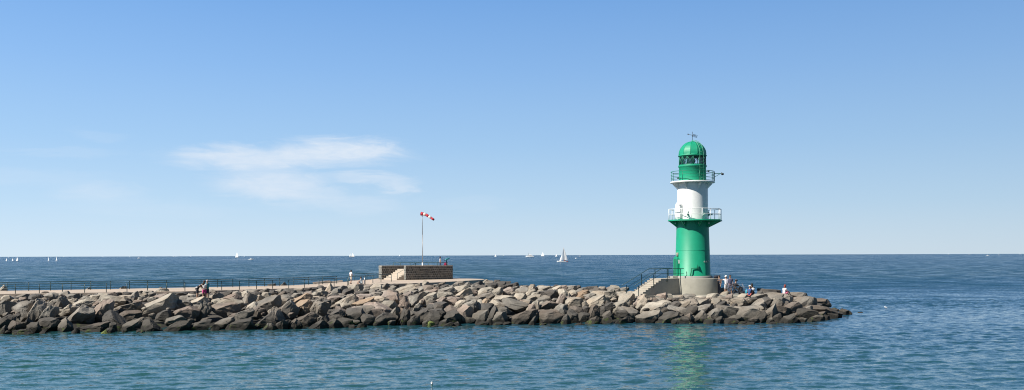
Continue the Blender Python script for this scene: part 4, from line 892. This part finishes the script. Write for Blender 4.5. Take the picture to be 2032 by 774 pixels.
# by the lighthouse
person(at(1427.6, 584.2, 84.6), 120, 'person in dark clothes standing in the shade against the lighthouse plinth', (.06, .065, .09), (.04, .045, .07), (.03, .025, .02), legs='long', scale=1.0)
pw = at(1441, 585.4, 83.6)
person(pw, 20, 'person in white T-shirt and white cap with grey rucksack, one arm stretched out', WH, (.55, .53, .53), (.2, .15, .12), hat=(.82, .82, .82), over=dict(elL=(-.42, .10, 1.38), wrL=(-.64, .18, 1.36), elR=(.25, .02, 1.15), wrR=(.22, .2, 1.0)))
q = MB(); q.ball(pw + Vector((.06, -.17, 1.24)), .17, 14, (.85, .65, 1.25)); q.ball(pw + Vector((.06, -.27, 1.15)), .10, 12, (1, .5, 1)); o = q.build('rucksack', cloth('grey_nylon', (.30, .29, .33))); tag(o, 'light grey rucksack on the back of the white capped person', 'bag')
person(at(1449, 585, 85.6), 170, 'person in purple-grey T-shirt and grey shorts facing the white capped person', (.06, .06, .11), (.12, .12, .16), (.05, .03, .03), scale=1.05)
sp_ = at(1458.2, 584, 85.4); sp_.z = 2.5
person(sp_ + Vector((0, 0, .40)), -75, 'person in dark jacket seated and leaning forward beside the parked bicycles', (.025, .03, .04), (.03, .035, .05), (.03, .02, .02), pose=SIT, sleeves=2, legs='long', hat=(.08, .06, .07), over=dict(anL=(-.12, .52, -.32), anR=(.12, .5, -.32), knL=(-.12, .45, .10), knR=(.12, .45, .10)))
# stool-like rock she sits on is a boulder; bicycles
def bicycle(loc, rz, label, tint):
    t = bpy.data.objects.new('bicycle', None); COL.objects.link(t); t.location = loc; t.rotation_euler = (0, 0, R(rz)); tag(t, label, 'bicycle', None)
    for x in (-.52, .52):
        q = MB(); q.tube([(x + .33 * math.cos(6.283 * k / 24), 0, .34 + .33 * math.sin(6.283 * k / 24)) for k in range(25)], .022, 6)
        wl = q.build('wheel', DKMETAL, t); q = MB()
        for k in range(8): q.tube([(x, 0, .34), (x + .32 * math.cos(6.283 * k / 8), 0, .34 + .32 * math.sin(6.283 * k / 8))], .004, 4)
        q.build('spokes', GREYMETAL, wl)
    q = MB()
    for a, b in (((-.52, .34), (-.12, .36)), ((-.52, .34), (-.22, .82)), ((-.12, .36), (-.22, .88)), ((-.12, .36), (.36, .80)), ((-.22, .80), (.34, .86)), ((.52, .34), (.34, .95))): q.tube([(a[0], 0, a[1]), (b[0], 0, b[1])], .02, 6)
    q.build('frame', tint, t)
    q = MB(); q.tube([(.33, -.26, .98), (.36, 0, .98), (.33, .26, .98)], .016, 6); q.build('handlebar', DKMETAL, t)
    q = MB(); q.ball((-.24, 0, .92), .08, 10, (1.5, .9, .5)); q.build('saddle', DKMETAL, t)
b1 = at(1459.5, 584.5, 84.6); b1.z = 2.5
bicycle(b1, 18, 'dark bicycle parked in front of the person seated beyond the lighthouse', mat('bike_black', (.03, .03, .035), .4, .1, 5, 0))
b2 = at(1466.5, 584.5, 85.4); b2.z = 2.5
bicycle(b2, -30, 'grey bicycle parked beside the black pannier bag', mat('bike_grey', (.25, .26, .28), .4, .1, 5, 0))
pk = at(1469.5, 580, 84.9); pk.z = 2.5
q = MB(); q.ball(pk + Vector((0, 0, .38)), .24, 14, (.9, .8, 1.5)); q.ball(pk + Vector((.12, -.1, .14)), .18, 12, (1.3, .9, .7)); o = q.build('pannier_bag', cloth('blk_nylon', (.018, .02, .028))); tag(o, 'tall black bag standing on the footway behind the bicycles', 'bag')
# the two seated on the stones
person(at(1487.0, 587.0, 82.6), -35, 'person in blue top, coral shorts and white cap sitting on the boulders', (.03, .07, .20), (.85, .22, .16), (.3, .2, .15), pose=SIT, hat=(.80, .84, .86), scale=.98)
pb_ = at(1493.6, 585.2, 82.9)
person(pb_, 20, 'person in black and white top with dark hood sitting beside the coral shorts', (.03, .03, .035), (.42, .28, .20), (.02, .02, .02), pose=SIT, scale=1.08, longhair=True)
q = MB(); q.ball(pb_ + Vector((-.02, -.24, .52)), .15, 14, (1.15, .5, 1.0)); o = q.build('rucksack', cloth('w2', (.55, .56, .58))); tag(o, 'black and white rucksack worn by the person sitting in dark top', 'bag')
pc_ = at(1481.6, 584, 83.2); q = MB(); q.ball(pc_ + Vector((0, 0, .22)), .18, 12, (.7, .7, 1.3)); o = q.build('beach_bag', mat('cyan_nylon', (.03, .28, .38), .6, .1, 6, 0)); tag(o, 'cyan bag beside the sitter in the white cap', 'bag')
person(at(1556.0, 586.2, 82.6), -65, 'red haired person in white T-shirt and pink shorts sitting alone near the mole tip', WH, (.85, .20, .30), (.22, .05, .04), pose=SIT, scale=1.02, longhair=True)

# ------------------------------------------------------------------ boats
def hull(mb, L_, B_, h, draft=.15, n=10):
    """boat hull along +X, bow at +L/2"""
    secs = []
    for i in range(n + 1):
        f = i / n; x = -L_ / 2 + L_ * f; wd = B_ / 2 * (math.sin(math.pi * min(1, .22 + f * .78)) ** .6 if f > .36 else .93 + .07 * f / .36); 
        if f > .97: wd = .02 * B_
        top = h * (1 + .25 * f * f); secs.append([(x, -wd, top), (x, -wd * .85, h * .35), (x * .98, 0, -draft), (x, wd * .85, h * .35), (x, wd, top)])
    vs = [p for s in secs for p in s]; fs = []
    for i in range(n):
        for k in range(4): fs.append((i * 5 + k, (i + 1) * 5 + k, (i + 1) * 5 + k + 1, i * 5 + k + 1))
        fs.append((i * 5, i * 5 + 4, (i + 1) * 5 + 4, (i + 1) * 5))
    fs.append((0, 1, 2, 3, 4)); mb.add(vs, fs)
def sail(mb, tack, clew, head, belly=.08, n=7):
    T, C, Hd = Vector(tack), Vector(clew), Vector(head); nr = (C - T).cross(Hd - T).normalized(); vs = []; L_ = (C - T).length
    for i in range(n + 1):
        f = i / n
        for k in range(n + 1):
            g = k / n; p = T.lerp(Hd, f) + (C - T) * (1 - f ** 1.25) * g
            vs.append(p + nr * belly * L_ * math.sin(math.pi * g) * (1 - f * .8))
    fs = [(i * (n + 1) + k, i * (n + 1) + k + 1, (i + 1) * (n + 1) + k + 1, (i + 1) * (n + 1) + k) for i in range(n) for k in range(n)]
    o_ = len(mb.v); mb.add(vs, fs, True); mb.add([v + nr * .03 for v in vs], [f[::-1] for f in fs], True)
def sailboat(u, vbase, hpx, label, rz=150, jib=True, wide=1.25, two=False, mt=None, group=None, lean=0):
    dv = max(vbase - (506.5 - (u - CU) * .00295), .75); Y = (H - SL) * F / dv; Y = min(Y, 9000); loc = at(u, vbase, Y); loc.z = SL
    Hm = hpx * Y / F; Lb = Hm * .72 * wide
    t = bpy.data.objects.new('sailboat', None); COL.objects.link(t); t.location = loc; t.rotation_euler = (R(lean), 0, R(rz)); tag(t, label, 'sailboat', group)
    q = MB(); hull(q, Lb, Lb * .32, Hm * .075); q.build('hull', HULLW, t)
    q = MB(); q.tube([(.05 * Lb, 0, 0), (.05 * Lb, 0, Hm)], Hm * .008, 6); q.tube([(.04 * Lb, 0, Hm * .14), (-.42 * Lb, 0, Hm * .13)], Hm * .006, 6); q.build('mast', GREYMETAL, t)
    q = MB(); sail(q, (.04 * Lb, 0, Hm * .15), (-.42 * Lb, .06 * Lb, Hm * .15), (.045 * Lb, 0, Hm * .985)); q.build('mainsail', mt or SAIL, t)
    if jib: q = MB(); sail(q, (.47 * Lb, 0, Hm * .10), (.0, -.07 * Lb, Hm * .14), (.06 * Lb, 0, Hm * .86)); q.build('jib', SAIL, t)
    return t, Lb, Hm, Y
for (u, vb, hp, lb, kw) in [
    (12.9, 518.2, 6.2, 'small white sailing dinghy, westernmost of the three close together near the horizon', {}),
    (25.3, 518.2, 6.2, 'small white sailing dinghy, middle of the three near the horizon', {}),
    (34.3, 518.4, 9.0, 'larger white sailing dinghy, easternmost of the three near the horizon', dict(rz=150)),
    (96.0, 518.3, 8.5, 'slim white dinghy sail, the left one of a pair apart from the group of three', dict(rz=150, jib=False, wide=1.1)),
    (112.0, 518.2, 9.4, 'slim white dinghy sail, the right one of the pair beyond the path railing', dict(rz=150, jib=False, wide=1.1)),
    (470.3, 511.2, 11.0, 'white yacht under sail above the speeding motorboat', dict(rz=150)),
    (983.3, 509.8, 5.2, 'tiny white sail between the bastion and the motor yacht', dict(rz=150)),
    (1077.0, 508.6, 8.6, 'white sailboat between the motor yacht and the largest sailboat', dict(rz=155)),
    (1104.0, 509.4, 5.4, 'tiny white sail just left of the largest sailboat', dict(rz=150)),
]: sailboat(u, vb, hp, lb, **kw)
# far sails and specks on the horizon
for (u, vb, hp, lb) in [(16.4, 511.2, 2.2, 'speck of a white sail above the dinghies at the far left'), (126.8, 510.2, 2.2, 'speck of a white sail on the horizon right of the dinghy pair'), (204, 510.0, 2.0, 'speck of a white sail on the horizon, second east of the dinghies'),
    (257, 509.8, 1.8, 'faint white sail on the horizon just left of the small motorboat'), (290, 510.3, 2.2, 'speck of a white sail on the horizon just right of the small motorboat'), (344, 509.6, 2.4, 'white sail speck on the horizon beyond the path west of the three people'),
    (349, 509.4, 2.0, 'fainter of two adjoining sail specks beyond the path west of the three people'), (378.5, 509.3, 2.2, 'white sail speck on the horizon above the bending person'), (484.6, 509.0, 2.2, 'white sail speck on the horizon above the wake boat'),
    (792.6, 508.4, 3.2, 'small round white sail on the horizon above the bastion steps'), (998.9, 507.2, 2.2, 'low white sail speck right of the tiny sail near the motor yacht'),
    (1882, 505.0, 1.8, 'faint pale sail on the horizon far right of the mole tip'), (1923, 505.8, 1.6, 'faint sail speck left of the white boat at the far right'), (1982, 506.4, 1.8, 'faint sail speck right of the white boat at the far right'), (2024, 504.6, 1.8, 'sail speck on the horizon at the right edge of the view')]:
    sailboat(u, vb, hp, lb, rz=150)
# three-masted look of the group far out
dvx = 1.7; Y = (H - SL) * F / 3.0
c0 = at(698, 509.0, Y); c0.z = SL; t = bpy.data.objects.new('schooner', None); COL.objects.link(t); t.location = c0; t.rotation_euler = (0, 0, R(-25)); tag(t, 'two masted white sailing ship on the horizon above the path walker', 'schooner')
k_ = Y / F; q = MB(); hull(q, 13 * k_, 3 * k_, 1.0 * k_); q.build('hull', mat('dark_hull', (.05, .05, .06), .5, .1, 1, 0), t)
for x, hh in ((-3.2, 8.5), (2.0, 9.5)):
    q = MB(); q.tube([(x * k_, 0, 0), (x * k_, 0, hh * k_)], .12 * k_, 6); ms = q.build('mast', GREYMETAL, t)
    q = MB(); sail(q, (x * k_, 0, 1.3 * k_), ((x - 3.2) * k_, .4 * k_, 1.3 * k_), (x * k_, 0, hh * k_)); q.build('sail', SAIL, t)
q = MB(); sail(q, (6.4 * k_, 0, 1.3 * k_), (2.6 * k_, -.4 * k_, 1.3 * k_), (2.2 * k_, 0, 8.4 * k_)); q.build('jib', SAIL, t)
# the nearest sailboat: white main edge, grey sail, jib, crew
dv = 520.0 - (506.5 - (1116 - CU) * .00295); Y = (H - SL) * F / dv; k_ = Y / F; c0 = at(1114.5, 520, Y); c0.z = SL
t = bpy.data.objects.new('sailboat', None); COL.objects.link(t); t.location = c0; t.rotation_euler = (0, 0, R(-12)); tag(t, 'largest white sailboat with a grey mainsail and crew in red, heading left', 'sailboat')
q = MB(); hull(q, 19 * k_, 4.5 * k_, 2.0 * k_); hb = q.build('hull', HULLW, t); hb.rotation_euler = (0, 0, math.pi)
q = MB(); q.tube([(3.4 * k_, 0, 0), (3.8 * k_, 0, 29.5 * k_)], .14 * k_, 6); q.tube([(3.5 * k_, 0, 4 * k_), (10.5 * k_, 0, 3.6 * k_)], .12 * k_, 6); q.build('mast', GREYMETAL, t)
q = MB(); sail(q, (3.6 * k_, 0, 4 * k_), (11.5 * k_, 1.6 * k_, 4 * k_), (3.9 * k_, 0, 29.3 * k_), .10); q.build('mainsail', SAIL, t)
q = MB(); sail(q, (-2.6 * k_, 0, 3.2 * k_), (4.6 * k_, -1.2 * k_, 4.4 * k_), (3.4 * k_, -.2 * k_, 28 * k_), .12); q.build('genoa', SAILG, t)
q = MB(); sail(q, (-4.4 * k_, 0, 2.4 * k_), (.5 * k_, -1.0 * k_, 3.4 * k_), (2.9 * k_, 0, 22 * k_), .06); q.build('jib', SAIL, t)
for i, (x, y, c_) in enumerate(((6.2, -.8, (.5, .05, .04)), (8.2, .6, (.03, .03, .04)), (5.0, .8, (.10, .05, .04)))):
    b_ = Vector((x * k_, y * k_, 1.6 * k_)); pos_ = t.matrix_world @ b_
    wpos = Matrix.Rotation(R(-12), 4, 'Z') @ b_ + c0
    person(wpos, 100 + 30 * i, ['sailor in red jacket sitting in the stern of the largest sailboat', 'sailor in black sitting at the stern rail of the largest sailboat', 'sailor in brown sitting amidships on the largest sailboat'][i], c_, (.05, .05, .06), (.05, .03, .03), pose=SIT, sleeves=2, legs='long', scale=1.25)
q = MB(); q.box((11.4 * k_, 0, 1.3 * k_), (3.0 * k_, 2.4 * k_, 1.4 * k_)); q.build('dinghy_stern', mat('red_black_stern', (.28, .04, .03), .5, .3, .8, 0), t, .1)
# motor yacht
dv = 510.6 - (506.5 - (1051 - CU) * .00295); Y = (H - SL) * F / dv; k_ = Y / F; c0 = at(1051.5, 510.6, Y); c0.z = SL
t = bpy.data.objects.new('motor_yacht', None); COL.objects.link(t); t.location = c0; t.rotation_euler = (0, 0, R(172)); tag(t, 'white motor yacht with cabin and flying bridge near the horizon', 'motor yacht')
q = MB(); hull(q, 16.5 * k_, 4.4 * k_, 2.7 * k_, n=14); q.build('hull', HULLW, t)
q = MB(); q.extr([(x * k_, -1.6 * k_, z * k_) for x, z in ((-5.5, 2.6), (5.0, 2.9), (3.2, 4.6), (-4.5, 4.6))], (0, 3.2 * k_, 0)); cb_ = q.build('cabin', HULLW, t)
q = MB(); q.extr([(x * k_, -1.65 * k_, z * k_) for x, z in ((-4.5, 3.3), (3.9, 3.4), (3.2, 4.1), (-4.2, 4.1))], (0, 3.3 * k_, 0)); q.build('window', DKMETAL, cb_)
q = MB(); q.extr([(x * k_, -1.3 * k_, z * k_) for x, z in ((-3.5, 4.62), (1.8, 4.62), (1.0, 5.7), (-3.0, 5.5))], (0, 2.6 * k_, 0)); q.build('flying_bridge', HULLW, t)
q = MB(); q.tube([(2.6 * k_, 0, 4.6 * k_), (3.0 * k_, 0, 8.6 * k_)], .18 * k_, 6); q.build('radar_mast', DKMETAL, t)
# speeding motorboat and the small one
def motorboat(u, vb, lpx, rz, label):
    dv = max(vb - (506.5 - (u - CU) * .00295), .9); Y = min((H - SL) * F / dv, 9000); k_ = Y / F; c0 = at(u, vb, Y); c0.z = SL
    t = bpy.data.objects.new('motorboat', None); COL.objects.link(t); t.location = c0; t.rotation_euler = (0, R(-5), R(rz)); tag(t, label, 'motorboat')
    q = MB(); hull(q, lpx * k_, lpx * .33 * k_, lpx * .16 * k_); q.build('hull', HULLW, t)
    q = MB(); q.extr([(x * lpx * k_, -.1 * lpx * k_, z * lpx * k_) for x, z in ((-.22, .16), (.18, .17), (.06, .30), (-.18, .30))], (0, .2 * lpx * k_, 0)); q.build('cabin', HULLW, t)
    q = MB(); q.extr([(x * lpx * k_, -.105 * lpx * k_, z * lpx * k_) for x, z in ((-.02, .19), (.15, .19), (.07, .27), (-.02, .27))], (0, .21 * lpx * k_, 0)); q.build('windscreen', mat('tinted_screen', (.2, .24, .27), .2, .1, 1, 0), t)
    return c0, k_, Y
c0, k_, Y = motorboat(498.5, 515.8, 10, -8, 'white motorboat speeding right with a long foam wake')
FOAM = mat('foam', (.75, .78, .80), .9, .08, .3, 0)
q = MB(); L_ = 54 * k_; n = 40; vs = []; rs = np.random.default_rng(3)
for i in range(n + 1):
    f = i / n; x = c0.x - 3 * k_ - f * L_; wd = (2.2 + 5 * f) * (1 - f) ** .7 * (.75 + .5 * rs.random()); vs += [(x, c0.y - wd, SL + .28), (x, c0.y + wd * 1.4, SL + .34)]
q.add(vs, [(2 * i, 2 * i + 2, 2 * i + 3, 2 * i + 1) for i in range(n)]); struct(q.build('wake_water', FOAM))
motorboat(275.3, 513.0, 6.2, -20, 'small white motorboat near the horizon, beyond the path west of the three people')
motorboat(1150.5, 508.8, 4.2, -20, 'tiny white motorboat right of the largest sailboat')
motorboat(1960, 507.4, 5.6, -20, 'small white motorboat near the horizon at the far right')
# ------------------------------------------------------------------ gulls and buoys
def gull(u, v, label, s=1.0, zz=0.02):
    p_ = gnd(u, v, SL + .05); t = bpy.data.objects.new('seagull', None); COL.objects.link(t); t.location = p_; t.rotation_euler = (0, 0, R(50 + u)); t.scale = (s * .62,) * 3; tag(t, label, 'seagull')
    q = MB(); prof_ = [(0, -.24), (.05, -.18), (.10, -.05), (.11, .06), (.07, .16), (0, .20)]
    V_ = []; 
    q.ball((0, 0, .06), .12, 14, (.85, 1.9, .85)); q.ball((0, .20, .20), .06, 10); q.tube([(0, .15, .10), (0, .20, .19)], .05, 8); b_ = q.build('body', WHITE2, t)
    q = MB(); q.tube([(0, .25, .20), (0, .32, .185)], .016, 6, r2=.004); q.build('beak', mat('beak_yellow', (.6, .35, .03), .5, .1, 5, 0), t)
    for sg in (-1, 1): q = MB(); q.ball((sg * .085, -.06, .09), .10, 10, (.35, 2.0, .6)); q.build('wing', cloth('gull_grey', (.45, .47, .5)), t)
gull(857, 762, 'white gull floating on the green water below the mole', .75)
gull(1757.5, 611, 'white gull floating on the sea beyond the mole tip', 1.2)
p_ = gnd(1143, 513.4, SL); q = MB(); q.lathe([(0, -.5), (.9, -.4), (1.1, .3), (.7, 1.0), (.2, 1.3), (.2, 1.9), (0, 2.0)], p_, 20); o = q.build('buoy', HULLW); tag(o, 'round white buoy on the sea right of the largest sailboat', 'buoy')
for o in scene.objects:
    if 'root' in o: del o['root']
vs_ = scene.view_settings; vs_.view_transform = 'Standard'; vs_.look = 'None'; vs_.exposure = EXPOSURE; vs_.gamma = 1; vs_.use_curve_mapping = False
scene.cycles.max_bounces = 6; scene.cycles.transparent_max_bounces = 8; scene.cycles.caustics_reflective = False; scene.cycles.caustics_refractive = False
scene.cycles.filter_width = 1.1
